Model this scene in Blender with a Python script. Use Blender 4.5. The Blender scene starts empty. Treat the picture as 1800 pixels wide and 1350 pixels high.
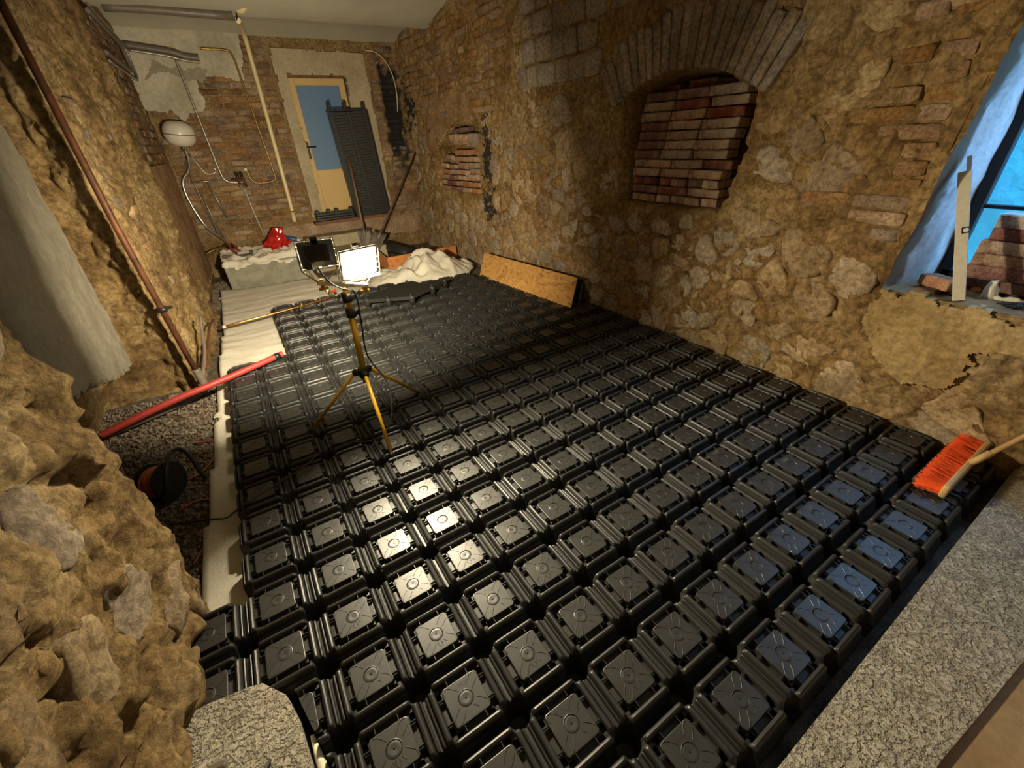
import bpy, bmesh, math, random
from mathutils import Vector, Matrix, noise
random.seed(7)
C = bpy.context.scene.collection
SC = bpy.context.scene
PI = math.pi

# ------------------------------------------------------------------ camera
cam_d = bpy.data.cameras.new('camera')
cam = bpy.data.objects.new('camera', cam_d)
C.objects.link(cam)
SC.camera = cam
cam_d.sensor_width = 36.0
cam_d.lens = 36.0 * 734.946 / 1800.0
cam_d.clip_start = 0.02
_p, _r, _y = math.radians(30.72986), math.radians(-3.096677), math.radians(30.74873)
_rot = lambda v: Vector((math.cos(_y)*v[0] + math.sin(_y)*v[1], -math.sin(_y)*v[0] + math.cos(_y)*v[1], v[2]))
F_ = _rot((0, math.cos(_p), -math.sin(_p)))
R_ = _rot((1, 0, 0))
U_ = _rot((0, math.sin(_p), math.cos(_p)))
Xc = math.cos(_r)*R_ + math.sin(_r)*U_
Yc = -math.sin(_r)*R_ + math.cos(_r)*U_
M = Matrix((Xc, Yc, -F_)).transposed().to_4x4()
M.translation = Vector((0.58687, -1.93687, 1.61507))
cam.matrix_world = M

# ------------------------------------------------------------------ world, exposure
w = bpy.data.worlds.new('dusk_sky')
SC.world = w
w.use_nodes = True
bg = w.node_tree.nodes['Background']
bg.inputs['Color'].default_value = (0.28, 0.55, 1.0, 1)
bg.inputs['Strength'].default_value = 15.0
SC.view_settings.view_transform = 'Standard'
SC.view_settings.look = 'None'
SC.view_settings.gamma = 1.0
SC.view_settings.use_curve_mapping = False
SC.view_settings.exposure = 0.25
LAMP_FRONT_W = 92.0     # flood head that faces the camera side
LAMP_BACK_W = 114.0      # flood head that faces the back wall
LAMP_COL = (1.0, 0.85, 0.58)
pl = bpy.data.lights.new('window_portal', 'AREA')
pl.shape = 'RECTANGLE'; pl.size = 1.2; pl.size_y = 1.5
pl.cycles.is_portal = True
po = bpy.data.objects.new('window_portal', pl)
C.objects.link(po)
po.location = (4.28, -1.68, 1.5)
po.rotation_euler = (0, math.radians(90), 0)
SC.cycles.max_bounces = 10
SC.cycles.diffuse_bounces = 6

# ------------------------------------------------------------------ helpers
def link(name, me, mat=None, parent=None):
    o = bpy.data.objects.new(name, me)
    C.objects.link(o)
    if mat and me and not me.materials: me.materials.append(mat)
    if parent: o.parent = parent
    return o
def mesh(name, verts, faces, smooth=False):
    me = bpy.data.meshes.new(name)
    me.from_pydata([tuple(v) for v in verts], [], faces)
    me.update()
    if smooth:
        me.polygons.foreach_set('use_smooth', [True]*len(me.polygons))
    return me
def bm_obj(name, bm, mat, parent=None, smooth=False):
    me = bpy.data.meshes.new(name)
    bm.normal_update()
    bm.to_mesh(me); bm.free()
    if smooth: me.polygons.foreach_set('use_smooth', [True]*len(me.polygons))
    return link(name, me, mat, parent)
def tag(o, label, cat, group=None):
    o['label'] = label; o['category'] = cat
    if group: o['group'] = group
    return o
def thing(name, label, cat, loc=(0,0,0), group=None):
    o = bpy.data.objects.new(name, None); C.objects.link(o)
    o.location = loc; o.empty_display_size = 0.05
    return tag(o, label, cat, group)
def structure(o):
    o['kind'] = 'structure'; return o
def add_box(bm, c, s, rot=None, bevel=0.0, seg=1):
    r = bmesh.ops.create_cube(bm, size=1.0)
    vs = r['verts']
    bmesh.ops.scale(bm, vec=s, verts=vs)
    if bevel > 0:
        es = list({e for v in vs for e in v.link_edges})
        rr = bmesh.ops.bevel(bm, geom=es, offset=bevel, segments=seg, affect='EDGES', profile=0.5)
        vs = list({v for f in rr['faces'] for v in f.verts} | {v for v in vs if v.is_valid})
    if rot is not None: bmesh.ops.rotate(bm, cent=(0,0,0), matrix=rot, verts=vs)
    bmesh.ops.translate(bm, vec=c, verts=vs)
    return vs
def chaikin(pts, it=2, closed=False):
    pts = [Vector(p) for p in pts]
    for _ in range(it):
        out = []
        n = len(pts)
        rng = range(n) if closed else range(n-1)
        if not closed: out.append(pts[0])
        for i in rng:
            a, b = pts[i], pts[(i+1) % n]
            out += [a*0.75+b*0.25, a*0.25+b*0.75]
        if not closed: out.append(pts[-1])
        pts = out
    return pts
def add_tube(bm, pts, r, seg=8, smooth_it=0, caps=True):
    pts = chaikin(pts, smooth_it) if smooth_it else [Vector(p) for p in pts]
    n = len(pts)
    rad = r if callable(r) else (lambda i, n: r)
    t0 = (pts[1]-pts[0]).normalized()
    up = Vector((0,0,1)) if abs(t0.z) < 0.9 else Vector((1,0,0))
    nrm = t0.cross(up).normalized()
    rings = []
    for i, p in enumerate(pts):
        t = ((pts[min(i+1, n-1)]-pts[i]).normalized() + (pts[i]-pts[max(i-1, 0)]).normalized())
        t = t.normalized() if t.length > 1e-6 else t0
        nrm = (nrm - t*nrm.dot(t)).normalized()
        b = t.cross(nrm)
        rr = rad(i, n)
        rings.append([bm.verts.new(p + (nrm*math.cos(2*PI*k/seg)+b*math.sin(2*PI*k/seg))*rr) for k in range(seg)])
    for i in range(n-1):
        for k in range(seg):
            f = bm.faces.new((rings[i][k], rings[i][(k+1) % seg], rings[i+1][(k+1) % seg], rings[i+1][k]))
            f.smooth = True
    if caps:
        bm.faces.new(list(reversed(rings[0]))); bm.faces.new(rings[-1])
def add_lathe(bm, prof, seg=24, mat=None):
    rings = []
    for r, z in prof:
        rings.append([bm.verts.new((mat or Matrix()) @ Vector((r*math.cos(2*PI*k/seg), r*math.sin(2*PI*k/seg), z))) for k in range(seg)])
    for a, b in zip(rings, rings[1:]):
        for k in range(seg):
            f = bm.faces.new((a[k], a[(k+1) % seg], b[(k+1) % seg], b[k])); f.smooth = True
    bm.faces.new(list(reversed(rings[0]))); bm.faces.new(rings[-1])
def fb(x, y, z, octv=4): return noise.fractal((x, y, z), 1.0, 2.0, octv)
def rotz(a): return Matrix.Rotation(a, 3, 'Z')
def basis(z_axis, x_hint=(1,0,0)):
    z = Vector(z_axis).normalized(); x = Vector(x_hint); x = (x - z*x.dot(z)).normalized()
    y = z.cross(x)
    return Matrix((x, y, z)).transposed()

# ------------------------------------------------------------------ materials
def mat(name, col, rough=0.6, metal=0.0, noise_amt=0.0, nscale=8.0, bump=0.0, bscale=60.0, bdist=0.004, spec=None, col2=None, rnd=0.0, detail=6):
    m = bpy.data.materials.new(name); m.use_nodes = True
    nt = m.node_tree; N = nt.nodes; L = nt.links
    p = N['Principled BSDF']
    p.inputs['Roughness'].default_value = rough
    p.inputs['Metallic'].default_value = metal
    if spec is not None: p.inputs['Specular IOR Level'].default_value = spec
    p.inputs['Base Color'].default_value = (*col, 1)
    if noise_amt or bump or col2 or rnd:
        tc = N.new('ShaderNodeTexCoord')
    src = None
    if col2 or noise_amt:
        c2 = col2 or tuple(min(1, max(0, v*(1-noise_amt))) for v in col)
        nz = N.new('ShaderNodeTexNoise'); nz.inputs['Scale'].default_value = nscale; nz.inputs['Detail'].default_value = detail
        nz.inputs['Roughness'].default_value = 0.65
        L.new(tc.outputs['Object'], nz.inputs['Vector'])
        rp = N.new('ShaderNodeValToRGB')
        rp.color_ramp.elements[0].position = 0.36; rp.color_ramp.elements[0].color = (*c2, 1)
        rp.color_ramp.elements[1].position = 0.64; rp.color_ramp.elements[1].color = (*col, 1)
        L.new(nz.outputs['Fac'], rp.inputs['Fac'])
        src = rp.outputs['Color']
        L.new(src, p.inputs['Base Color'])
    if rnd:
        oi = N.new('ShaderNodeObjectInfo')
        hs = N.new('ShaderNodeHueSaturation')
        mr = N.new('ShaderNodeMapRange'); mr.inputs['To Min'].default_value = 1-rnd; mr.inputs['To Max'].default_value = 1+rnd
        L.new(oi.outputs['Random'], mr.inputs['Value']); L.new(mr.outputs['Result'], hs.inputs['Value'])
        if src: L.new(src, hs.inputs['Color'])
        else: hs.inputs['Color'].default_value = (*col, 1)
        L.new(hs.outputs['Color'], p.inputs['Base Color'])
    if bump:
        b = N.new('ShaderNodeBump'); b.inputs['Strength'].default_value = bump; b.inputs['Distance'].default_value = bdist
        n2 = N.new('ShaderNodeTexNoise'); n2.inputs['Scale'].default_value = bscale; n2.inputs['Detail'].default_value = 8
        n2.inputs['Roughness'].default_value = 0.62
        L.new(tc.outputs['Object'], n2.inputs['Vector'])
        L.new(n2.outputs['Fac'], b.inputs['Height']); L.new(b.outputs['Normal'], p.inputs['Normal'])
    return m

def rock_mat(name, cols, scale=2.2, bump=0.95, fine=0.85, rough=0.92, rnd=0.0, pits=True, extra=None, bdist=0.02):
    """lime mortar and rubble: three tones mixed by large and small noise, relief from noise and pits"""
    m = bpy.data.materials.new(name); m.use_nodes = True
    nt = m.node_tree; N = nt.nodes; L = nt.links
    p = N['Principled BSDF']; p.inputs['Roughness'].default_value = rough; p.inputs['Specular IOR Level'].default_value = 0.2
    tc = N.new('ShaderNodeTexCoord')
    n1 = N.new('ShaderNodeTexNoise'); n1.inputs['Scale'].default_value = scale; n1.inputs['Detail'].default_value = 7; n1.inputs['Roughness'].default_value = 0.62
    n2 = N.new('ShaderNodeTexNoise'); n2.inputs['Scale'].default_value = max(scale*14, 20); n2.inputs['Detail'].default_value = 8; n2.inputs['Roughness'].default_value = 0.7
    L.new(tc.outputs['Object'], n1.inputs['Vector']); L.new(tc.outputs['Object'], n2.inputs['Vector'])
    rp = N.new('ShaderNodeValToRGB'); cr = rp.color_ramp
    cr.elements[0].position = 0.33; cr.elements[0].color = (*cols[0], 1)
    cr.elements[1].position = 0.68; cr.elements[1].color = (*cols[2], 1)
    e = cr.elements.new(0.5); e.color = (*cols[1], 1)
    L.new(n1.outputs['Fac'], rp.inputs['Fac'])
    mx = N.new('ShaderNodeMix'); mx.data_type = 'RGBA'; mx.blend_type = 'MULTIPLY'
    rp2 = N.new('ShaderNodeValToRGB'); rp2.color_ramp.elements[0].position = 0.36; rp2.color_ramp.elements[0].color = (0.36, 0.31, 0.26, 1)
    rp2.color_ramp.elements[1].position = 0.62; rp2.color_ramp.elements[1].color = (1.12, 1.1, 1.06, 1)
    L.new(n2.outputs['Fac'], rp2.inputs['Fac'])
    mx.inputs['Factor'].default_value = fine
    L.new(rp.outputs['Color'], mx.inputs['A']); L.new(rp2.outputs['Color'], mx.inputs['B'])
    out = mx.outputs['Result']
    if extra: out = extra(nt, tc, out)
    if rnd:
        oi = N.new('ShaderNodeObjectInfo'); hs = N.new('ShaderNodeHueSaturation')
        mr = N.new('ShaderNodeMapRange'); mr.inputs['To Min'].default_value = 1-rnd; mr.inputs['To Max'].default_value = 1+rnd
        ms = N.new('ShaderNodeMapRange'); ms.inputs['To Min'].default_value = 0.6; ms.inputs['To Max'].default_value = 1.1
        wn = N.new('ShaderNodeTexWhiteNoise'); wn.noise_dimensions = '1D'; L.new(oi.outputs['Random'], wn.inputs['W'])
        L.new(oi.outputs['Random'], mr.inputs['Value']); L.new(wn.outputs['Value'], ms.inputs['Value'])
        L.new(mr.outputs['Result'], hs.inputs['Value']); L.new(ms.outputs['Result'], hs.inputs['Saturation'])
        L.new(out, hs.inputs['Color']); out = hs.outputs['Color']
    L.new(out, p.inputs['Base Color'])
    b1 = N.new('ShaderNodeBump'); b1.inputs['Strength'].default_value = bump; b1.inputs['Distance'].default_value = bdist
    n3 = N.new('ShaderNodeTexNoise'); n3.inputs['Scale'].default_value = 24; n3.inputs['Detail'].default_value = 11; n3.inputs['Roughness'].default_value = 0.72
    L.new(tc.outputs['Object'], n3.inputs['Vector'])
    h = n3.outputs['Fac']
    if pits:
        vo = N.new('ShaderNodeTexVoronoi'); vo.inputs['Scale'].default_value = 11; vo.feature = 'DISTANCE_TO_EDGE'
        nv = N.new('ShaderNodeMix'); nv.data_type = 'VECTOR'; nv.inputs['Factor'].default_value = 0.12
        L.new(tc.outputs['Object'], nv.inputs[4]); L.new(n3.outputs['Color'], nv.inputs[5]); L.new(nv.outputs[1], vo.inputs['Vector'])
        mr2 = N.new('ShaderNodeMapRange'); mr2.inputs['From Max'].default_value = 0.07; mr2.inputs['To Max'].default_value = 0.16
        L.new(vo.outputs['Distance'], mr2.inputs['Value'])
        ad = N.new('ShaderNodeMath'); ad.operation = 'ADD'; L.new(h, ad.inputs[0]); L.new(mr2.outputs['Result'], ad.inputs[1]); h = ad.outputs[0]
    L.new(h, b1.inputs['Height']); L.new(b1.outputs['Normal'], p.inputs['Normal'])
    return m

def stain(spots, col_, amp=1.5, lo=1.5, hi=1.85, scale=8):
    """stains and soot of fixed shape: boxes ((axis, centre, half width), ...) with a rim broken by noise"""
    def extra(nt, tc, col):
        N, L = nt.nodes, nt.links
        sp = N.new('ShaderNodeSeparateXYZ'); L.new(tc.outputs['Object'], sp.inputs[0])
        nz = N.new('ShaderNodeTexNoise'); nz.inputs['Scale'].default_value = scale; nz.inputs['Detail'].default_value = 6; L.new(tc.outputs['Object'], nz.inputs['Vector'])
        def math_(op, a, b=None):
            m_ = N.new('ShaderNodeMath'); m_.operation = op
            for k, v in enumerate((a, b)):
                if v is None: continue
                if isinstance(v, (int, float)): m_.inputs[k].default_value = v
                else: L.new(v, m_.inputs[k])
            return m_.outputs[0]
        for spot in spots:
            acc = None
            for axis, c, hw in spot:
                d = math_('DIVIDE', math_('ABSOLUTE', math_('SUBTRACT', sp.outputs[axis], c)), hw)
                acc = d if acc is None else math_('MAXIMUM', acc, d)
            v = math_('ADD', acc, math_('MULTIPLY', nz.outputs['Fac'], amp))
            mr = N.new('ShaderNodeMapRange'); mr.inputs['From Min'].default_value = lo; mr.inputs['From Max'].default_value = hi
            L.new(v, mr.inputs['Value'])
            mx = N.new('ShaderNodeMix'); mx.data_type = 'RGBA'; L.new(mr.outputs['Result'], mx.inputs['Factor'])
            mx.inputs['A'].default_value = (*col_, 1); L.new(col, mx.inputs['B'])
            col = mx.outputs['Result']
        return col
    return extra
soot_extra = stain([(('X', 3.45, 0.17), ('Z', 2.02, 0.72))], (0.026, 0.025, 0.024))
soot_right = stain([(('Y', 3.57, 0.17), ('Z', 1.35, 0.62)), (('Y', 6.05, 0.30), ('Z', 2.15, 0.45)), (('Y', 3.62, 0.20), ('Z', 0.78, 0.22))], (0.04, 0.036, 0.033), 3.2, 2.05, 2.25, 13)
weathered = stain([(('X', 0.02, 0.20),)], (0.20, 0.15, 0.10), 1.6, 1.55, 1.9, 7)
M_MORTAR = rock_mat('ochre_lime_mortar', ((0.25, 0.15, 0.06), (0.43, 0.285, 0.125), (0.56, 0.425, 0.24)), scale=1.6, extra=soot_right)
M_STONE = rock_mat('rubble_stone', ((0.26, 0.175, 0.095), (0.41, 0.295, 0.165), (0.53, 0.42, 0.26)), scale=2.4, extra=soot_right, rnd=0.16, pits=False, bump=0.6)
M_PIERSTONE = rock_mat('pier_stone', ((0.21, 0.135, 0.06), (0.34, 0.235, 0.115), (0.47, 0.36, 0.20)), scale=2.6, rnd=0.10, pits=False, bump=0.9)
M_BLOCK = rock_mat('grey_dressed_block', ((0.29, 0.235, 0.175), (0.40, 0.335, 0.26), (0.50, 0.435, 0.345)), scale=3, rnd=0.15, pits=False, bump=0.6)
M_LEFT = rock_mat('left_rough_wall', ((0.17, 0.105, 0.045), (0.36, 0.245, 0.11), (0.54, 0.41, 0.225)), scale=2.0, bump=0.9, bdist=0.025)
M_BACK = rock_mat('back_wall_mortar', ((0.20, 0.125, 0.06), (0.33, 0.23, 0.115), (0.42, 0.32, 0.18)), scale=3, extra=soot_extra)
M_WBRICK = rock_mat('old_wall_brick', ((0.19, 0.10, 0.055), (0.30, 0.18, 0.095), (0.40, 0.29, 0.165)), scale=4, rnd=0.3, pits=False, bump=0.4, extra=soot_extra)
M_RBRICK_COVER = rock_mat('mortar_smeared_brick', ((0.24, 0.12, 0.05), (0.36, 0.21, 0.09), (0.46, 0.31, 0.15)), scale=4, rnd=0.2, pits=False, bump=0.6)
M_PLASTER_GREY = rock_mat('grey_cement_render', ((0.25, 0.23, 0.18), (0.31, 0.285, 0.225), (0.35, 0.325, 0.26)), scale=1.2, bump=0.25, pits=False, fine=0.3)
M_PLASTER_WHITE = rock_mat('old_whitewash', ((0.40, 0.37, 0.29), (0.55, 0.52, 0.42), (0.60, 0.57, 0.46)), scale=1.5, bump=0.2, pits=False, fine=0.3)
M_SURROUND = rock_mat('door_surround_render', ((0.38, 0.32, 0.22), (0.45, 0.385, 0.27), (0.50, 0.43, 0.31)), scale=1.8, bump=0.2, pits=False, fine=0.3)
M_APRON = rock_mat('yellowish_sill_plaster', ((0.34, 0.235, 0.10), (0.50, 0.365, 0.175), (0.62, 0.49, 0.27)), scale=2.4, bump=0.6, fine=0.6)
M_REVEAL = rock_mat('whitewashed_reveal', ((0.44, 0.43, 0.41), (0.66, 0.66, 0.65), (0.74, 0.74, 0.74)), scale=2.5, extra=weathered, bump=0.35, pits=False, fine=0.3)
M_CEIL = mat('ceiling_whitewash', (0.56, 0.54, 0.44), 0.95, noise_amt=0.12, nscale=1.5, bump=0.2, bscale=25, bdist=0.006)
M_BLACK = mat('black_recycled_plastic', (0.024, 0.0245, 0.0235), 0.46, noise_amt=0.25, nscale=9, bump=0.10, bscale=300, bdist=0.0006, spec=0.5)
M_PLATE = mat('black_plastic_plate', (0.027, 0.0275, 0.0255), 0.44, noise_amt=0.35, nscale=14, bump=0.06, bscale=240, bdist=0.0005, spec=0.7)
M_SLAB = rock_mat('porous_grey_block', ((0.36, 0.34, 0.28), (0.50, 0.475, 0.40), (0.60, 0.575, 0.49)), scale=22, bump=0.0, pits=False)
M_CLAY = rock_mat('tan_clay', ((0.26, 0.17, 0.09), (0.34, 0.23, 0.12), (0.38, 0.27, 0.15)), scale=1.5, bump=0.2, pits=False, fine=0.3)
M_GRAVEL = rock_mat('gravel_bed', ((0.10, 0.08, 0.06), (0.2, 0.165, 0.125), (0.3, 0.25, 0.2)), scale=12, bump=1.0)
M_PEBBLE = rock_mat('pebbles', ((0.14, 0.115, 0.09), (0.25, 0.21, 0.165), (0.36, 0.31, 0.25)), scale=14, bump=0.1, pits=False)
M_FLEECE = mat('white_fleece', (0.72, 0.68, 0.58), 0.95, noise_amt=0.1, nscale=6, bump=0.35, bscale=22, bdist=0.02)
M_BRICK_R = rock_mat('red_loose_brick', ((0.14, 0.05, 0.04), (0.25, 0.09, 0.065), (0.42, 0.25, 0.18)), scale=9, rnd=0.25, pits=False, bump=0.4, bdist=0.008)
M_BRICK_P = rock_mat('pale_mortared_brick', ((0.26, 0.10, 0.07), (0.50, 0.36, 0.26), (0.64, 0.51, 0.38)), scale=13, rnd=0.2, pits=False, bump=0.5, bdist=0.01)
M_BRICK_O = rock_mat('orange_brick', ((0.36, 0.13, 0.05), (0.50, 0.22, 0.09), (0.56, 0.33, 0.16)), scale=7, rnd=0.2, pits=False, bump=0.4, bdist=0.008)
M_YELLOW = mat('yellow_lacquer', (0.62, 0.36, 0.02), 0.35, noise_amt=0.25, nscale=30)
M_BLKPL = mat('black_plastic_fitting', (0.012, 0.012, 0.012), 0.4)
M_STEEL = mat('zinc_plated_steel', (0.55, 0.53, 0.48), 0.3, 0.9)
M_GREYPIPE = mat('grey_plastic_pipe', (0.17, 0.145, 0.12), 0.45, noise_amt=0.25, nscale=20)
M_CHROME = mat('galvanised_pipe', (0.42, 0.38, 0.31), 0.4, 0.7, noise_amt=0.4, nscale=25)
M_COPPER = mat('copper_pipe', (0.62, 0.28, 0.10), 0.3, 0.85, noise_amt=0.4, nscale=20)
M_BRASS = mat('dull_brass', (0.36, 0.24, 0.08), 0.4, 0.8, noise_amt=0.4, nscale=25)
M_RUST = mat('rusty_steel_pipe', (0.16, 0.055, 0.02), 0.6, 0.3, col2=(0.05, 0.025, 0.015), nscale=12, bump=0.3, bscale=60)
M_CREAM = mat('cream_painted_pipe', (0.78, 0.66, 0.38), 0.45, noise_amt=0.12, nscale=12)
M_WHITEPL = mat('white_enamel', (0.70, 0.66, 0.58), 0.28, noise_amt=0.1, nscale=5)
M_REDHOSE = mat('red_corrugated_conduit', (0.36, 0.035, 0.03), 0.5)
M_REDBAG = mat('red_plastic_bag', (0.50, 0.02, 0.015), 0.22, noise_amt=0.3, nscale=10)
M_BLUE = mat('blue_plastic_tube', (0.02, 0.10, 0.32), 0.35)
M_REDGRIP = mat('dark_red_grip', (0.24, 0.03, 0.02), 0.5)
M_ORANGE = mat('orange_bristle', (0.85, 0.10, 0.015), 0.5, rnd=0.0)
M_ORCORD = mat('orange_cord', (0.45, 0.12, 0.04), 0.5)
M_WOOD = mat('pale_beech', (0.55, 0.38, 0.16), 0.55, noise_amt=0.25, nscale=18)
M_HANDLE = mat('worn_wooden_handle', (0.30, 0.18, 0.08), 0.6, noise_amt=0.35, nscale=14)
M_DARKWOOD = mat('dark_stained_handle', (0.12, 0.07, 0.04), 0.6, noise_amt=0.3, nscale=14)
M_SPADE = mat('grey_spade_steel', (0.28, 0.25, 0.21), 0.5, 0.5, noise_amt=0.3, nscale=10)
M_OSB = None
def osb(name, base):
    m = bpy.data.materials.new(name); m.use_nodes = True
    nt = m.node_tree; N = nt.nodes; L = nt.links
    p = N['Principled BSDF']; p.inputs['Roughness'].default_value = 0.6
    tc = N.new('ShaderNodeTexCoord')
    mp = N.new('ShaderNodeMapping'); mp.inputs['Scale'].default_value = (18, 18, 50); L.new(tc.outputs['Object'], mp.inputs['Vector'])
    nz = N.new('ShaderNodeTexNoise'); nz.inputs['Scale'].default_value = 4; L.new(tc.outputs['Object'], nz.inputs['Vector'])
    ad = N.new('ShaderNodeMix'); ad.data_type = 'VECTOR'; ad.inputs['Factor'].default_value = 0.9
    va = N.new('ShaderNodeVectorMath'); va.operation = 'MULTIPLY_ADD'; va.inputs[1].default_value = (9, 9, 9)
    L.new(nz.outputs['Color'], va.inputs[0]); L.new(mp.outputs['Vector'], va.inputs[2])
    vo = N.new('ShaderNodeTexVoronoi'); vo.inputs['Scale'].default_value = 1.0; L.new(va.outputs[0], vo.inputs['Vector'])
    sp = N.new('ShaderNodeSeparateColor'); L.new(vo.outputs['Color'], sp.inputs[0])
    rp = N.new('ShaderNodeValToRGB'); cr = rp.color_ramp
    cr.elements[0].color = (base[0]*0.6, base[1]*0.5, base[2]*0.45, 1); cr.elements[1].color = (base[0]*1.2, base[1]*1.25, base[2]*1.3, 1)
    e = cr.elements.new(0.3); e.color = (*base, 1)
    L.new(sp.outputs[0], rp.inputs['Fac']); L.new(rp.outputs['Color'], p.inputs['Base Color'])
    return m
M_OSB = osb('osb_chips', (0.58, 0.31, 0.09))
M_OSB2 = osb('osb_orange', (0.52, 0.19, 0.05))
M_OSBEDGE = mat('osb_cut_edge', (0.42, 0.27, 0.10), 0.8)
M_DOOR = mat('door_yellow_paint', (0.62, 0.43, 0.17), 0.5, noise_amt=0.08, nscale=3)
M_DARK = mat('dark_frame', (0.012, 0.012, 0.013), 0.6)
M_CONC = rock_mat('greenish_concrete', ((0.20, 0.20, 0.16), (0.27, 0.265, 0.21), (0.32, 0.31, 0.25)), scale=8, bump=0.3, pits=False, fine=0.3)
M_PLANK = mat('reddish_sill_plank', (0.20, 0.085, 0.045), 0.7, noise_amt=0.3, nscale=8)
M_TURQ = mat('turquoise_membrane', (0.06, 0.60, 0.80), 0.55, noise_amt=0.12, nscale=3, bump=0.7, bscale=9, bdist=0.03)
M_BEIGE = rock_mat('beige_step_concrete', ((0.32, 0.27, 0.18), (0.42, 0.36, 0.25), (0.48, 0.42, 0.30)), scale=3, bump=0.2, pits=False, fine=0.3)
M_WHITEPIPE = mat('white_conduit', (0.72, 0.62, 0.45), 0.4)
M_FOAM = mat('white_foam', (0.75, 0.70, 0.52), 0.8, bump=0.4, bscale=50)
M_REDKNOB = mat('red_valve_knob', (0.55, 0.06, 0.02), 0.4)

# glass of the door: obscured pane with the next, day-lit room behind it
def glassy(name, col, rough):
    m = bpy.data.materials.new(name); m.use_nodes = True
    p = m.node_tree.nodes['Principled BSDF']
    N = m.node_tree.nodes; L = m.node_tree.links
    p.inputs['Base Color'].default_value = (*col, 1); p.inputs['Roughness'].default_value = rough
    tc = N.new('ShaderNodeTexCoord'); n2 = N.new('ShaderNodeTexNoise'); n2.inputs['Scale'].default_value = 60
    L.new(tc.outputs['Object'], n2.inputs['Vector'])
    b = N.new('ShaderNodeBump'); b.inputs['Strength'].default_value = 0.5; b.inputs['Distance'].default_value = 0.004
    L.new(n2.outputs['Fac'], b.inputs['Height']); L.new(b.outputs['Normal'], p.inputs['Normal'])
    return m, p
M_DGLASS, _p1 = glassy('obscured_door_glass', (0.10, 0.17, 0.25), 0.35)
_p1.inputs['Emission Color'].default_value = (0.10, 0.22, 0.42, 1); _p1.inputs['Emission Strength'].default_value = 0.075  # lit room behind
M_LGLASS, _p2 = glassy('glowing_flood_glass', (0.9, 0.9, 0.85), 0.3)
_p2.inputs['Emission Color'].default_value = (1.0, 0.86, 0.55, 1); _p2.inputs['Emission Strength'].default_value = 150

# ------------------------------------------------------------------ wall relief
XR = 3.66
def n1_mask(y, z):      # arched niche with the brick stack: >0 inside (metres from the rim)
    j = 0.018*fb(y*7, z*7, 3.3, 3)
    cy, hw = 0.575, 0.545
    hwz = (0.605 - 0.12*max(0, (1.40 - z))/0.35) if y < cy else hw
    d = min(hwz-abs(y-cy), z-1.045)
    r = 1.18; top = 1.955 - (r - math.sqrt(max(0, r*r-(y-cy)**2)))*1.0
    return min(d, top-z) + j
def n2_mask(y, z):      # ragged recess with brick rubble
    j = 0.05*fb(y*4, z*4, 8.1, 3)
    ymax = 5.30 if z < 1.42 else 5.30-1.5*(z-1.42)
    return min(y-3.80, ymax-y, z-0.885, 1.80-z) + j
def win_edge(z): return -1.055-0.085*(z-0.74)+0.016*fb(z*4, 3, 1, 3)
def in_window(y, z):    return -2.24 < y < win_edge(z)+1e-4 and 0.74 < z < 2.36
def right_off(y, z):
    o = 0.045*fb(y*0.8, z*0.9, 1.7, 3) + 0.010*fb(y*5, z*5, 4.2, 3)
    if z < 0.35: o += 0.05*(0.35-z)/0.35*(0.4 + fb(y*3, z*3, 9.9, 3))   # undercut foot
    return o
def near_window(y, z): return max(0, min(1, (0.10 - max(-2.24-y, y+1.10, 0.74-z, z-2.36))/0.07))
def wall_off(y, z): return right_off(y, z)*(1-0.9*near_window(y, z))
def smoothstep(a, b, x):
    t = min(1, max(0, (x-a)/(b-a))); return t*t*(3-2*t)

def right_wall():
    st = 0.022
    y0, y1, z0, z1 = -3.6, 6.46, -0.2, 3.42
    ny, nz = int((y1-y0)/st), int((z1-z0)/st)
    V, Fc, hole = [], [], []
    for a in range(ny+1):
        y = y0 + a*st
        for b in range(nz+1):
            z = z0 + b*st
            if abs(y-win_edge(z)) <= st*0.52 and 0.74 < z < 2.36: yv = win_edge(z)
            else: yv = y
            nw = near_window(y, z)
            o = -0.026*fb(y*9, z*9, 5.1, 4) + 0.012*fb(y*26, z*26, 2.1, 2)
            vd = noise.voronoi((y*4.6+0.6*fb(y*3, z*3, 1, 2), z*5.4+0.6*fb(y*3, z*3, 7, 2), 0.5), distance_metric='DISTANCE', exponent=2.5)[0]
            o -= 0.030*(min(vd[1]-vd[0], 0.2)/0.2 - 0.75)*(1 if z < 2.0 or y < 0 else 0.3)
            o = o*(1-0.8*nw) + wall_off(y, z)
            m1, m2 = n1_mask(y, z), n2_mask(y, z)
            o += 0.42*smoothstep(0.0, 0.03, m1) + 0.20*smoothstep(0.0, 0.05, m2)
            V.append((XR + o, yv, z))
            hole.append(in_window(yv, z))
    w_ = nz+1
    for a in range(ny):
        for b in range(nz):
            i = a*w_+b
            if hole[i] and hole[i+w_] and hole[i+1] and hole[i+w_+1]: continue
            Fc.append((i, i+1, i+w_+1, i+w_))
    return structure(link('wall_right', mesh('wall_right', V, Fc, True), M_MORTAR))
WR = right_wall()

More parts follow.
